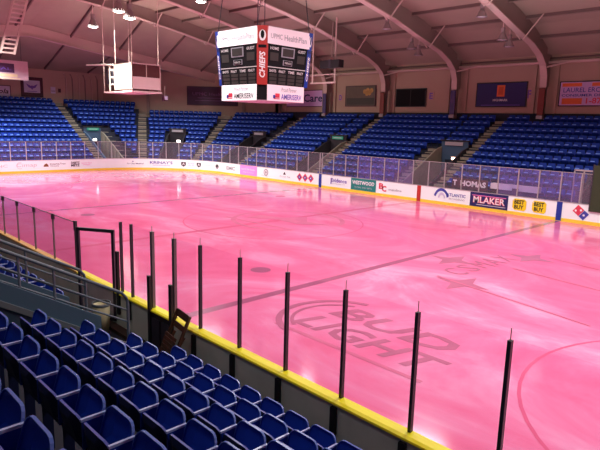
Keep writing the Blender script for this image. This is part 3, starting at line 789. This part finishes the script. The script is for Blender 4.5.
for i in range(NRE):
    if i < NR:
        row('far', .90, 9.5, i, 'A')
        row('far', -10.7, -3.2 if i < 7 else -2.3, i, 'B')
        if i >= NV: row('far', -2.2, .1, i, 'I')
        row('far', -20.7, -13.8, i, 'C')
        if i >= NV: row('far', -13.7, -11.7, i, 'C2')
        row('arc', 62.6, 79 if i < NV else 88, i, 'D')
        row('arc', 48.6 if i < NV else 31.2, 58.2, i, 'E')
        if i < NV: row('arc', 31.4, 39.8, i, 'E2')
    th0 = math.degrees(math.asin((((8.1 if i == 0 else 8.6) if i < 8 else 5.9)-4.45)/(RC+dr(i))))
    row('arc', th0, 27.3, i, 'F')
    row('end', -9, 4.95, i, 'G')
cand = [c for c in cand if in_frame((c[0], c[1], c[2]+.6), 3)]
cand.sort(key=lambda c: (Vector(c[:3])-CAM).length)
want = max(0, 300-n_ind)
# individuals come from the two nearest blocks first
good = [c for c in cand if c[4] in ('A', 'B') and not (c[4] == 'A' and c[5] == 0)]
rest = [c for c in cand if c not in good and not (c[4] == 'A' and c[5] == 0)]
ind, mass = good[:want], good[want:]+rest
for x, y, z, r, sec, i, k in ind:
    o = bpy.data.objects.new('stadium_seat', fme); col.objects.link(o); o.location = (x, y, z); o.rotation_euler = (0, 0, r)
    tag(o, 'blue folding seat %s, %s row up, %s from the left aisle' % (secs[sec], nth(i+1), nth(k+1)), 'seat', 'far stand seats '+secs[sec])
b = MB()
for x, y, z, r, sec, i, k in mass:
    M = Matrix.Translation((x, y, z)) @ Matrix.Rotation(r, 4, 'Z')
    n = len(b.v); b.v += [tuple(M @ Vector(v)) for v in FM.v]
    b.f += [tuple(q+n for q in f_) for f_ in FM.f]; b.m += FM.m
b.mats = FM.mats
o = b.build('stadium_seating'); tag(o, 'rows of small blue seats filling the distant end and corner stands', 'seats', None, 'stuff')

# ------------------------------------------------------------------ railings of the near entrance
def rail_side(X, yt, yb, label, dz):
    # sloped rails follow the rake from yt (high) down to yb (low)
    zt = lambda y: 2.09+(-14.43-y)*.555+dz
    o = empty('slate_railing', (X, yb, 0)); tag(o, label, 'railing')
    def part(b, nm):
        q = b.build(nm, o); q.location = (-X, -yb, 0); return q
    part(MB().tube([(X, yt, zt(yt)), (X, yb-.08, zt(yb-.08)), (X, yb, zt(yb)-.06), (X, yb+.02, zt(yb)-.18), (X, yb+.02, zt(yb)-.75)], .026, RAIL, 8), 'top_rail')
    for off in (.26, .46): part(MB().tube([(X, yt, zt(yt)-off), (X, yb, zt(yb)-off)], .017, RAIL, 6), 'lower_rail')
    for y in (-15.57, -16.03-.02, -16.9, -17.9):
        if yt < y: part(MB().tube([(X, y, zt(y)), (X, y, zt(y)-.62)], .02, RAIL, 6), 'post')
rail_side(12.6, -19.2, -14.43, 'slate blue pipe railing in front, beside the near seats', 0)
rail_side(11.4, -19.2, -14.62, 'slate blue pipe railing behind, on the far side of entrance', .06)
for X, w in ((12.62, .10), (11.38, .10)):
    zt = lambda y: 1.88+(-14.97-y)*.585
    b = MB(); b.prism([(-14.9, -.03), (-14.9, zt(-14.9)), (-19.2, zt(-19.2)), (-19.2, -.03)], 0, X-w/2, X+w/2, PARA)
    b.prism([(-14.45, .3), (-14.45, zt(-14.45)-.30), (-19.2, zt(-19.2)-.22), (-19.2, zt(-19.2)-.30), (-14.45, zt(-14.45)-.40)], 0, X+.02, X+.10, PARL)
    struct(b.build('parapet_wall'), 'sloping slate blue parapet, '+('nearer' if X > 12 else 'farther')+' side of the near entrance', 'parapet')

# ------------------------------------------------------------------ far glass
fg = [];
ss = srange(-44.2, -9.3, 1.30)+srange(-9.05, 9.1, 1.21)[0:]+[10.15, 10.75, 11.6]
for i, S in enumerate(ss):
    x, y = path(S, .05); r = place('far', 0, 0)[2]
    if S < S_END: r = pi/2
    elif S < -22: r = (-22-S)/RC
    if S >= -9.2: lab = 'pale upright glass post, %s to the right of the left blue stripe' % nth(sum(1 for q in ss if -9.2 <= q <= S))
    else: lab = 'pale upright glass post, %s to the left of the left blue stripe' % nth(sum(1 for q in ss if S <= q < -9.2))
    o = MB().span((-.03, -.03, 0), (.03, .03, 1.62), ALU).build('glass_post'); o.location = (x, y, 1.10); o.rotation_euler = (0, 0, r); tag(o, lab, 'post', 'pale posts of the far glass')
for i in range(len(ss)-1):
    a, c = ss[i]+.04, ss[i+1]-.04
    if c-a < .15: continue
    hz = -6.4 < ss[i] < -1.2 or 4.5 < ss[i] < 9.2
    g = MB(); q = srange(a, c, .45)
    for u, v in zip(q, q[1:]): g.poly([pz(u, 1.11, .05), pz(v, 1.11, .05), pz(v, 2.70, .05), pz(u, 2.70, .05)], GLH if hz else GLF)
    wallstrip(g, a, c, 2.69, 2.72, .04, .06, ALU, .5)
    side = 'right' if ss[i] >= -9.2 else 'left'
    nn = sum(1 for q in ss if -9.2 <= q <= ss[i]) if side == 'right' else sum(1 for q in ss if ss[i] <= q < -9.2)
    o = g.build('glass_screen'); tag(o, '%s glass pane on far boards, %s to the %s of the left blue stripe' % ('lilac reflection-tinted' if hz else 'clear', nth(nn), side), 'glass pane', 'panes of the far glass')
# penalty box furniture behind the far glass
o = MB()
o.span((2.15, 13.42, 1.12), (4.6, 13.46, 1.78), MAROON)
o.v = o.v
put_text(o, 'T', 2.22, 2.5, 1.30, 1.66, lambda x, z: (x, 13.40, z), ADWHT, .05); put_text(o, 'HOMAS', 2.75, 4.5, 1.30, 1.66, lambda x, z: (x, 13.40, z), ADWHT, .05)
o = o.build('name_banner'); tag(o, 'maroon strip with white capital letters behind far glass', 'banner')
o = empty('scorekeeper_table', (6.1, 13.6, 0)); tag(o, 'white scorekeeper counter behind glass above navy and yellow adverts', 'counter')
MB().span((-1.35, -.1, 1.32), (1.6, .3, 1.66), ADWHT).build('counter_top', o); MB().span((-1.3, 0, .3), (1.5, .25, 1.32), TUND).build('counter_front', o)
for x in (-1.2, 1.4): MB().span((x-.04, .24, .25), (x+.04, .29, 1.32), DKMET).build('leg', o)
o = empty('bench_chair', (6.35, 13.45, .31)); tag(o, 'dark chair silhouette in front of the white counter behind glass', 'chair')
MB().box((0, 0, .95), (.38, .04, .42), MAROON).build('backrest', o); MB().box((0, -.04, .72), (.38, .16, .05), MAROON).build('seat', o)
for sx in (-.16, .16): MB().span((sx-.02, -.03, -.0), (sx+.02, .03, .9), DKMET).build('leg', o)
o = empty('penalty_door', (10.2, 13.06, 1.1)); tag(o, 'pale metal framed glass door beyond the right blue stripe', 'door frame')
MB().span((-.52, .0, 0), (-.46, .06, 1.78), ALU).span((.46, 0, 0), (.52, .06, 1.78), ALU).span((-.52, 0, 1.72), (.52, .06, 1.8), ALU).span((-.03, 0, 0), (.03, .06, 1.75), ALU).build('frame', o)
MB().poly([(-.46, .02, .02), (.46, .02, .02), (.46, .02, 1.72), (-.46, .02, 1.72)], GLF).build('pane', o)

o = MB().span((-.55, -.02, 0), (.95, .02, 2.45), mat('dark_green', s(58, 66, 48), .8, spec=.2)).span((-.58, -.03, 0), (-.53, .03, 2.5), DKMET).build('dark_screen'); o.location = (11.28, 12.88, .74)
tag(o, 'dark green screen hung over the far boards at the right edge', 'screen')
# ------------------------------------------------------------------ scoreboard
sb = empty('scoreboard', (-.7, -.3, 5.83)); tag(sb, 'four-sided hanging scoreboard with white top and bottom bands over centre ice', 'scoreboard')
x0, x1, xb = -2.15, .80, 1.14          # front (-Y) face x-range, right face x
ya, y0, y1 = -1.92, -1.58, 1.02
cx, cy = -.68, -.28
loop = [(x0, ya), (x1, ya), (xb, y0), (xb, y1), (x1, y1+.34), (x0, y1+.34), (x0-.34, y1), (x0-.34, y0)]
def sc(k): return [(cx+(x-cx)*k, cy+(y-cy)*k) for x, y in loop]
def drum(z0, z1, k0, k1, m, name, cap=True):
    A, Bq = sc(k0), sc(k1); n = 8; b = MB()
    b.geo([(x, y, z0) for x, y in A]+[(x, y, z1) for x, y in Bq], [(i, (i+1) % n, n+(i+1) % n, n+i) for i in range(n)]+([tuple(range(n))[::-1], tuple(range(n, 2*n))] if cap else []), m)
    q = b.build(name, sb); q.location = (.7, .3, -5.83); return q
drum(6.62, 8.44, .90, .985, SCRD, 'score_body')
def face(side, z, u, off):            # u 0..1 along the face at height z, off outward
    k = 1.0 if z >= 8.44 else (.875 if z <= 6.67 else .90+.085*(z-6.62)/1.82)
    if side == 'f': x, y = x0+(x1-x0)*u, ya-0
    elif side == 'r': x, y = xb, y0+(y1-y0)*u
    elif side == 'b': x, y = x1+(x0-x1)*u, y1+.34
    else: x, y = x0-.34, y1+(y0-y1)*u
    x, y = cx+(x-cx)*k, cy+(y-cy)*k
    ox, oy = {'f': (0, -1), 'r': (1, 0), 'b': (0, 1), 'l': (-1, 0)}[side]
    return (x+ox*off, y+oy*off, z)
def sbp(b, nm, label=None):
    q = b.build(nm, sb, label=label); q.location = (.7, .3, -5.83); return q
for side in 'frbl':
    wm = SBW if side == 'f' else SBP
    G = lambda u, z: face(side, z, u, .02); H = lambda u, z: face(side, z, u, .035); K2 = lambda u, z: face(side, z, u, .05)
    b = MB(); put_rect(b, -.01, 1.01, 8.44, 9.18, G, wm); put_text(b, 'UPMC', .06, .33, 8.68, 8.90, H, GREY, .0); put_text(b, 'HealthPlan', .38, .93, 8.66, 8.92, H, LGREY if side == 'f' else GREY, .0); sbp(b, 'top_band', 'white top band with grey lettering')
    b = MB()
    put_rect(b, .33, .66, 7.92, 8.36, G, GREY); put_rect(b, .36, .63, 7.97, 8.31, H, SCRG)
    for a in (.06, .74): put_text(b, 'HOME' if a < .5 else 'GUEST', a, a+.20, 8.20, 8.33, G, SCRT, .02); put_rect(b, a, a+.2, 7.72, 8.08, G, SCRG)
    put_rect(b, .38, .62, 7.56, 7.80, G, GREY); put_rect(b, .40, .60, 7.58, 7.78, H, SCRD); put_text(b, 'PERIOD', .42, .58, 7.63, 7.72, K2, SCRT, .02)
    put_rect(b, .0, 1.0, 7.42, 7.46, G, SCRT)
    for j, t in enumerate(('SHOTS', 'PENALTY', 'TIME', 'PENALTY')):
        a = .05+.24*j; put_text(b, t, a, a+.17, 7.22, 7.34, G, SCRT, .03)
        for q in range(3): put_rect(b, a, a+.19, 6.70+.165*q, 6.83+.165*q, G, SCRG)
    sbp(b, 'score_display', 'black display with grey number fields')
    G2 = lambda u, z: face(side, z, u, .09); H2 = lambda u, z: face(side, z, u, .105)
    b = MB(); put_rect(b, -.02, 1.02, 5.93, 6.66, G2, wm)
    put_text(b, 'Proud Partner', .36, .80, 6.38, 6.56, H2, GREY, .0, .3)
    put_text(b, 'AMERISERV', .36, .94, 6.02, 6.27, H2, INK if side == 'f' else INKV, .01)
    put_rect(b, .20, .32, 6.12, 6.28, H2, INKR)
    for q in range(2): put_rect(b, .16, .32, 6.02+.07*q, 6.06+.07*q, H2, INKR)
    put_rect(b, .14, .2, 6.05, 6.2, H2, INKB)
    sbp(b, 'bottom_band', 'white bottom band with flag emblem and capital lettering')
# corner strips
for (pa, pb, m1, m2, t) in (((x1, ya), (xb, y0), mat('strip_red', s(170, 40, 35)), SCRD, ''), ((x0-.21, ya), (x0, ya), BLUE, NAVY, ''), ((xb, y1), (xb, y1+.24), BLUE, NAVY, ''), ((x1*0+x0, y1+.34), (x0-.34, y1), mat('strip_red', s(170, 40, 35)), SCRD, '')):
    def E(u, z, off=.03):
        nx, ny = (pb[1]-pa[1]), -(pb[0]-pa[0]); L = math.hypot(nx, ny)
        k = .905+.095*(z-6.6)/2.6
        x, y = pa[0]+(pb[0]-pa[0])*u, pa[1]+(pb[1]-pa[1])*u
        return (cx+(x-cx)*k+nx/L*off, cy+(y-cy)*k+ny/L*off, z)
    b = MB(); put_rect(b, -.05, 1.05, 6.64, 9.2, lambda u, z: E(u, z, .03), m1)
    put_ring(b, .5, 8.78, 0, .34, lambda u, z: E(u, 8.78+(z-8.78)*.7, .045), ADWHT, n=14); put_ring(b, .5, 8.82, 0, .18, lambda u, z: E(u, z, .06), m2, n=10)
    put_rect(b, .1, .9, 8.25, 8.38, lambda u, z: E(u, z, .045), m2)
    vs, fs = text_geo('CHIEFS', .03, .2)
    b.geo([E(.2+.6*(1-q), 6.95+1.15*(p), .045) for p, q in vs], fs, ADWHT)
    sbp(b, 'corner_strip', ('red' if m2 is SCRD else 'blue')+' corner strip with upright white lettering')
drum(9.14, 9.2, 1.0, 1.0, SIGNW, 'top_plate'); drum(5.93, 5.96, .885, .885, SIGNW, 'bottom_plate'); drum(5.96, 6.62, .87, .88, SCRD, 'bottom_core')
b = MB()
for x, y in ((x0, ya), (x1, ya), (xb, y1), (x0, y1)):
    b.tube([(x, y, 9.2), (cx+(x-cx)*.7, cy+(y-cy)*.7, 14.2)], .022, DKMET, 6)
b.tube([(x1, ya, 9.2), (x1+1.4, ya-.4, 13.9)], .015, DKMET, 6); sbp(b, 'cable')

# ------------------------------------------------------------------ banners and signs on the far walls
def wallsign(name, label, cat, X0, X1, z0, z1, bg, fm, draw, rot=0, org=None, thick=.06, fw=.07):
    o = empty(name, org or ((X0+X1)/2, YB-.05, (z0+z1)/2), rot); tag(o, label, cat)
    w, h = (X1-X0)/2, (z1-z0)/2
    MB().span((-w, -thick, -h), (w, 0, h), bg).build('panel', o)
    if fm: 
        b = MB()
        for a in ((-w-fw, -thick-.02, h), (-w-fw, -thick-.02, -h-fw)): b.span(a, (w+fw, .0, a[2]+fw), fm)
        for a in (-w-fw, w): b.span((a, -thick-.02, -h), (a+fw, 0, h), fm)
        b.build('frame', o)
    if draw:
        b = MB(); draw(b, lambda x, z: (x, -thick-.008, z), lambda x, z: (x, -thick-.014, z), w, h); b.build('print', o)
    return o
def d(b, G, H, w, h): put_text(b, 'Care', -.25, 2.5, -h*.45, h*.55, G, NAVY, .02)
cb = wallsign('wall_banner', 'lilac banner with big dark lettering right of the scoreboard', 'banner', -24.6, -18.75, 6.72, 8.30, LILAC, MAROON, d)
b = MB(); put_text(b, 'Med', -2.7, -.75, -.36, .44, lambda x, z: (x, -.068, z), NAVY, .02); b.build('print', cb)
def d(b, G, H, w, h):
    put_rect(b, -w*.95, w*.95, -h*.9, -h*.2, G, mat('picture_dark', s(60, 58, 52)))
    for x, z in ((.3, .45), (.5, .6), (.62, .3), (.75, .55), (.45, .25)): put_ring(b, w*x, h*z, 0, .22, G, PICY, n=9)
wallsign('wall_picture', 'brown scenic banner with golden patch beside letter D', 'banner', -16.0, -12.4, 6.75, 8.55, PICT, MAROON, d)
def d(b, G, H, w, h): put_rect(b, -.03, .03, -h, h, G, SCRG)
wallsign('black_panel', 'plain black panel on far wall left of letter E', 'panel', -9.95, -6.9, 6.70, 8.15, SCRD, mat('panel_edge', s(40, 45, 45)), d)
def d(b, G, H, w, h):
    put_rect(b, -.32, .32, -.15, .72, G, ORNG); put_rect(b, -.2, .2, .0, .6, H, mat('orange_dark', s(200, 85, 45))); put_text(b, 'HIGHMARK', -.6, .6, -.5, -.32, G, ADWHT, .01); put_rect(b, -w*.8, w*.8, -.82, -.77, G, INKV)
wallsign('wall_banner', 'navy banner with orange square and small white lettering', 'banner', -2.05, 1.95, 6.68, 8.42, mat('navy_banner', s(35, 35, 100)), BLACK, d)
def d(b, G, H, w, h):
    put_rect(b, -w*.95, -w*.35, h*.62, h*.92, G, ORNG); put_rect(b, -w*.05, w*.95, h*.62, h*.92, G, ORNG)
    put_text(b, 'LAUREL ERC', -w*.9, w*.2, h*.12, h*.52, G, INKB, .01); put_rect(b, w*.35, w*.9, h*.38, h*.46, G, INKV); put_rect(b, w*.35, w*.9, h*.14, h*.22, G, INKV)
    put_text(b, 'CONSUMER DISCOUNT', -w*.94, w*.92, -h*.24, -h*.02, G, INKB, .02)
    put_rect(b, -w*.92, -w*.3, -h*.9, -h*.38, G, ORNG); put_text(b, '1-877-888', -w*.18, w*.9, -h*.86, -h*.36, G, INKR, .02)
wallsign('wall_banner', 'white framed banner with orange bars and phone number', 'banner', 4.45, 8.9, 6.72, 8.33, LILAC, BLACK, d)
for X, t in ((-16.75, 'D'), (-6.35, 'E'), (2.2, 'F')):
    o = MB(); P = lambda x, z, X=X: (X+x, YB-.07, 7.55+z)
    if t == 'D' or t == 'E':
        o.span((X-.27, YB-.06, 7.2), (X+.27, YB-.02, 7.9), mat('letter_plate', s(185, 150, 140)))
        put_text(o, t, -.17, .17, -.26, .26, P, INKV, .03)
    else:
        o.span((X-.15, YB-.06, 7.0), (X+.15, YB-.02, 8.0), mat('letter_plate', s(185, 150, 140))); put_text(o, t, -.13, .13, -.3, .3, P, INKV, .02)
    o = o.build('section_letter'); tag(o, 'small section letter %s on the far wall' % t, 'sign')
struct(MB().span((-28, 23.28, 4.9), (30, 23.34, 6.12), CONC).build('unlit_row_strip'), 'dark strip standing in for the unlit top row of seats', 'unlit_strip')  # painted darkness in place of the unlit top seat row
# angled corner wall banner
ca = math.atan2(CA[1]-CBv[1], CA[0]-CBv[0])
def d(b, G, H, w, h): put_text(b, 'UPMC HealthPlan', -w*.8, w*.8, .05, .4, G, mat('faint_violet', s(120, 80, 130)), .0); put_rect(b, -w*.6, w*.6, -.25, -.2, G, mat('faint_violet', s(120, 80, 130))); put_rect(b, -w*.7, w*.7, -.55, -.5, G, mat('faint_violet', s(120, 80, 130)))
wallsign('wall_banner', 'long dark purple banner left of the scoreboard', 'banner', -2.9, 2.9, 6.75, 8.75, DPURP, mat('dark_frame', s(60, 40, 40)), d, ca, (-33.62, 20.02, 7.75))
for k, (t, lab) in enumerate(((.30, 'left'), (.93, 'right'))):
    x, y = CBv[0]+(CA[0]-CBv[0])*t, CBv[1]+(CA[1]-CBv[1])*t
    o = MB().box((0, -.12, 7.7), (.34, .2, 4.4), BEAM).build('corner_column'); o.location = (x, y, 0); o.rotation_euler = (0, 0, ca); struct(o, lab+' pilaster on the angled corner wall', 'column')
# end wall items
def d(b, G, H, w, h):
    put_rect(b, -w*.78, w*.78, -h*.62, h*.72, G, PALEB)
    put_poly(b, [(-.6, .35), (-.1, .1), (0, .2), (.1, .1), (.6, .35), (.35, -.05), (.1, -.15), (0, -.3), (-.1, -.15), (-.35, -.05)], H, INKV); put_rect(b, -.5, .5, -.48, -.42, H, INKV)
wallsign('wall_picture', 'maroon framed pale picture with winged emblem on end wall', 'picture', -1.05, 1.05, 6.95, 8.85, MAROON, mat('dark_frame', s(60, 40, 40)), d, pi/2, (XE+.06, 3.1, 7.95))
def d(b, G, H, w, h): put_rect(b, -w, -w*.2, -h, h, G, mat('sign_red', s(170, 40, 60))); put_text(b, 'Cola', -w*.1, w*.9, -h*.4, h*.5, G, INK, .02, .3)
wallsign('wall_sign', 'red and white sign under the hanging banner on end wall', 'sign', -1.5, 1.5, 6.8, 7.9, PALEB, MAROON, d, pi/2, (XE+.06, -.6, 7.35))
for y, w_, lab in ((5.3, .25, 'small pale notice left of the wall pipes'), (6.0, .14, 'tiny dark wall box left of the wall pipes')):
    o = MB().box((0, -.03, 0), (w_*2, .05, .7 if w_ > .2 else .4), PALEB if w_ > .2 else MAROON)
    put_rect(o, -w_*.8, w_*.8, -.12, -.06, lambda x, z: (x, -.062, z), MAROON)
    o = o.build('wall_notice'); o.location = (XE+.02, y, 7.75); o.rotation_euler = (0, 0, pi/2); tag(o, lab, 'notice')
for i in range(6):
    y = 6.7+.72*i
    o = MB().tube([(XE+.15, y, 6.1), (XE+.15, y, 9.0+.08*(i % 3)), (XE+.25, y-.25, 9.6)], .07, BEAM if i % 2 else BEAML, 6).build('wall_pipe'); tag(o, 'upright pipe on the end wall, %s to the right of the notices' % nth(i+1), 'pipe', 'upright pipes on the end wall')
# hanging banner in front of end wall
o = empty('hanging_banner', (-35.0, -1.7, 9.0), pi/2); tag(o, 'white hanging banner with purple field and cream stripe at upper left', 'banner')
MB().span((-3.2, -.02, -.85), (1.95, .02, .85), mat('banner_cloth', s(205, 175, 185))).build('cloth', o)
b = MB(); G = lambda x, z: (x, -.03, z); put_rect(b, -3.0, .75, -.25, .55, G, mat('banner_purple', s(75, 42, 82))); put_rect(b, -3.2, 1.0, -.62, -.36, G, CREAM); put_text(b, 'MUTUAL', -2.6, .5, -.02, .2, lambda x, z: (x, -.036, z), INKV, .0); put_rect(b, -3.2, 1.2, -.80, -.70, G, CREAM); b.build('print', o)
b = MB()
for x in (-2.6, 1.4): b.tube([(x, 0, .85), (x, 0, 3.0)], .02, DKMET, 6)
b.build('hanger', o)
# ladder truss
o = empty('ceiling_ladder', (-28, -3, 10)); tag(o, 'pale steel ladder hanging from the roof at upper left', 'ladder')
for dy in (-.5, .5):
    MB().bar((0, -.6+dy, -.3), (0, .65+dy, 4.0), .12, .16, BEAML).build('stile', o)
b = MB()
for k in range(13):
    t = k/12; y = -.6+1.25*t; z = -.2+4.1*t; b.bar((0, y-.5, z), (0, y+.5, z), .06, .13, BEAML)
b.build('rungs', o)

# ------------------------------------------------------------------ camera booth on hangers at the end
bo = empty('camera_booth', (-22.0, 3.85, 6.98)); tag(bo, 'bright white camera booth hung from the roof at the left end', 'booth')
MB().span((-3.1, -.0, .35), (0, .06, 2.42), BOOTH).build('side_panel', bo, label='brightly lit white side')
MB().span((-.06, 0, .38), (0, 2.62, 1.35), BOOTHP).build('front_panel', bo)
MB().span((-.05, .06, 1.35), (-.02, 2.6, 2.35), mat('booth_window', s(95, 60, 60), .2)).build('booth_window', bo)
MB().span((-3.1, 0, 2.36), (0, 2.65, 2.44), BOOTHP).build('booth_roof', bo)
MB().span((-5.0, -.05, .10), (.05, 2.72, .22), BOOTHP).build('deck', bo)
b = MB().span((-.02, 1.3, 1.35), (.02, 1.36, 2.4), BEAML).span((-.02, 2.56, .3), (.02, 2.64, 2.4), BEAML); b.build('mullion', bo)
b = MB()
for z in (.8, 1.4, 2.0):
    b.lathe([(.28, -.05), (.30, .0), (.28, .05)], (-3.45, .1, z), BOOTH, 10)
b.tube([(-3.9, 0, .25), (-3.9, 0, 2.3), (-3.3, 0, 2.4)], .06, BOOTH, 8).tube([(-8.0, -.2, 2.62), (-3.0, -.1, 2.38)], .07, BOOTH, 8); b.build('loudspeaker_coil', bo)
MB().span((-5.2, .3, .9), (-4.1, 1.2, 2.1), DKMET).build('equipment', bo, label='dark equipment box')
b = MB()
for x, y in ((-.1, .1), (-.1, 2.5), (-5.2, .1), (-5.2, 2.5), (-3, .1)): b.tube([(x, y, .2), (x, y, roofz(-22+x, 3.85+y)-6.98-.1)], .03, BEAML, 6)
b.build('hanger', bo)
# dark box lamp under the booth right end
o = MB().box((0, 0, 0), (.4, .4, .45), MAROON).box((.21, 0, 0), (.03, .28, .3), PALEB).tube([(0, 0, .2), (0, 0, 1.0)], .03, BEAML, 6).build('small_speaker'); o.location = (-22.4, 7.1, 6.75); tag(o, 'small dark speaker box below the right end of booth', 'speaker')
# hung pipe frame with black speaker near far wall
o = empty('pipe_frame', (-10.2, 14, 8.0)); tag(o, 'pale hanging pipe frame beside the scoreboard', 'frame')
b = MB()
for x in (-1.2, 1.2): MB().tube([(x, 0, .1), (x, 0, 4.9)], .06, BEAML, 8).build('upright', o)
MB().tube([(-1.4, 0, .12), (1.3, 0, .12)], .07, BEAML, 8).tube([(-1.4, 0, .75), (1.3, 0, .75)], .04, BEAML, 8).tube([(-2.6, 0, 0.1), (-2.6, 0, 2.6), (-1.2, 0, 2.7)], .04, BEAML, 6).build('crossbar', o)
o = empty('hanging_speaker', (-9.0, 13.6, 9.45)); tag(o, 'black loudspeaker hung beside the pale pipe frame', 'speaker')
MB().span((-1.0, -.25, -.28), (.95, .3, .28), BLACK).build('cabinet', o); MB().span((-.1, -.27, -.3), (.1, .32, .32), DKMET).build('clamp', o); MB().tube([(0, 0, .28), (0, 0, 3.1)], .03, BEAM, 6).build('hanger', o)

# ------------------------------------------------------------------ high-bay lamps
def lamp(loc, lit, label, tilt=0, big=1.0):
    top = prof(loc[1]) if loc[0] > -25.3 else roofz(loc[0], loc[1])
    o = empty('high_bay_lamp', loc); tag(o, label, 'lamp', 'high bay lamps under the roof')
    k = big
    MB().lathe([(.08*k, .30*k), (.12*k, .28*k), (.22*k, .05*k), (.34*k, -.18*k), (.36*k, -.2*k), (.30*k, -.17*k), (.1*k, .15*k)], (0, 0, 0), SHADE, 16).build('lamp_shade', o, True)
    MB().lathe([(0, -.24*k), (.18*k, -.22*k), (.30*k, -.16*k), (.30*k, -.10*k), (0, -.10*k)], (0, 0, 0), BULB if lit else SIGNW, 14).build('bulb', o, True)
    MB().box((0, 0, .42*k), (.2*k, .2*k, .28*k), SHADE).tube([(0, 0, .5*k), (0, 0, max(.7, top-loc[2]-.05))], .025, BEAML, 6).build('ballast', o)
LIT = [((-18.1, .95, 12.65), 'left one of a pair of glowing lamps at upper left'), ((-18.1, 1.78, 12.3), 'right one of a pair of glowing lamps at upper left'),
       ((-25.3, 2.28, 12.5), 'single glowing lamp above the camera booth'), ((-11, 3.1, 12.7), 'glowing lamp at the top edge left of scoreboard')]
for p_, lab in LIT: lamp(p_, True, lab, big=1.35 if p_[0] < -12 else 1.1)
UN = [((-4.1, 13.86, 11.75), 'dark lamp on the rib above the black panel'), ((-4.1, 16.9, 10.75), 'upper lamp of pair on the rib above letter E'), ((-4.1, 17.85, 10.4), 'lower lamp of pair on the rib above letter E'),
      ((3.1, 13.74, 11.75), 'dark lamp on the rib right of the navy banner'), ((3.1, 16.6, 10.75), 'upper lamp of pair right of the navy banner'), ((3.1, 17.6, 10.45), 'lower lamp of pair right of the navy banner'),
      ((-18.1, 16.0, 10.6), 'dim lamp on the rib left of scoreboard')]
for p_, lab in UN: lamp(p_, False, lab)

# ------------------------------------------------------------------ light
def area(loc, size, power, colr, spread=170, rot=(0, 0, 0)):
    L = bpy.data.lights.new('lamp_light', 'AREA'); L.shape = 'DISK'; L.size = size; L.energy = power; L.color = colr; L.spread = radians(spread)
    o = bpy.data.objects.new('lamp_light', L); col.objects.link(o); o.location = loc; o.rotation_euler = rot
for x in (-24, -14, -4, 6, 16, 26):
    for y in (-5.2, 5.2):
        area((x, y, 12.2), 3.2, 800 if x > 0 else (780 if x > -20 else 1050), (1, .96, .94), 146)
# unseen lights added to brighten the stands
for x, y, pw in ((-33, -5, 1500), (-33, 5, 500), (-30, 12, 300)): area((x, y, 10.4), 1.0, pw, (.92, .96, 1), 150)
area((-22.5, -1.0, 9.2), .6, 420, (1, .93, .8), 90, (radians(72), 0, radians(0)))  # aimed at the booth's white side
for x in (-16, -4, 8): area((x, 15, 10.2), 1.0, 15, (.95, .92, 1), 160)
def omni(loc, power, colr, rad=.8):
    L = bpy.data.lights.new('lamp_light', 'POINT'); L.shadow_soft_size = rad; L.energy = power; L.color = colr
    o = bpy.data.objects.new('lamp_light', L); col.objects.link(o); o.location = loc
for x, y, pw in ((-22, -9, 20), (-22, 9, 20), (-9, -9, 220), (-9, 9, 300), (6, -9, 330), (6, 9, 420), (20, 0, 450)):   # upward fill lights added to lift roof and walls
    area((x, y, 6.8), 7.0, pw, (.93, .97, 1), 180, (pi, 0, 0))
omni((15, -17.2, 9.6), 260, (.85, .93, 1)); omni((7, -17.2, 9.6), 160, (.85, .93, 1))  # unseen fill added above the near seats
w = bpy.data.worlds.new('world'); scn.world = w; w.use_nodes = True
w.node_tree.nodes['Background'].inputs[0].default_value = (.9, .75, .75, 1); w.node_tree.nodes['Background'].inputs[1].default_value = .03
scn.view_settings.view_transform = 'Standard'; scn.view_settings.look = 'None'; scn.view_settings.exposure = 0.0; scn.view_settings.gamma = 1.0
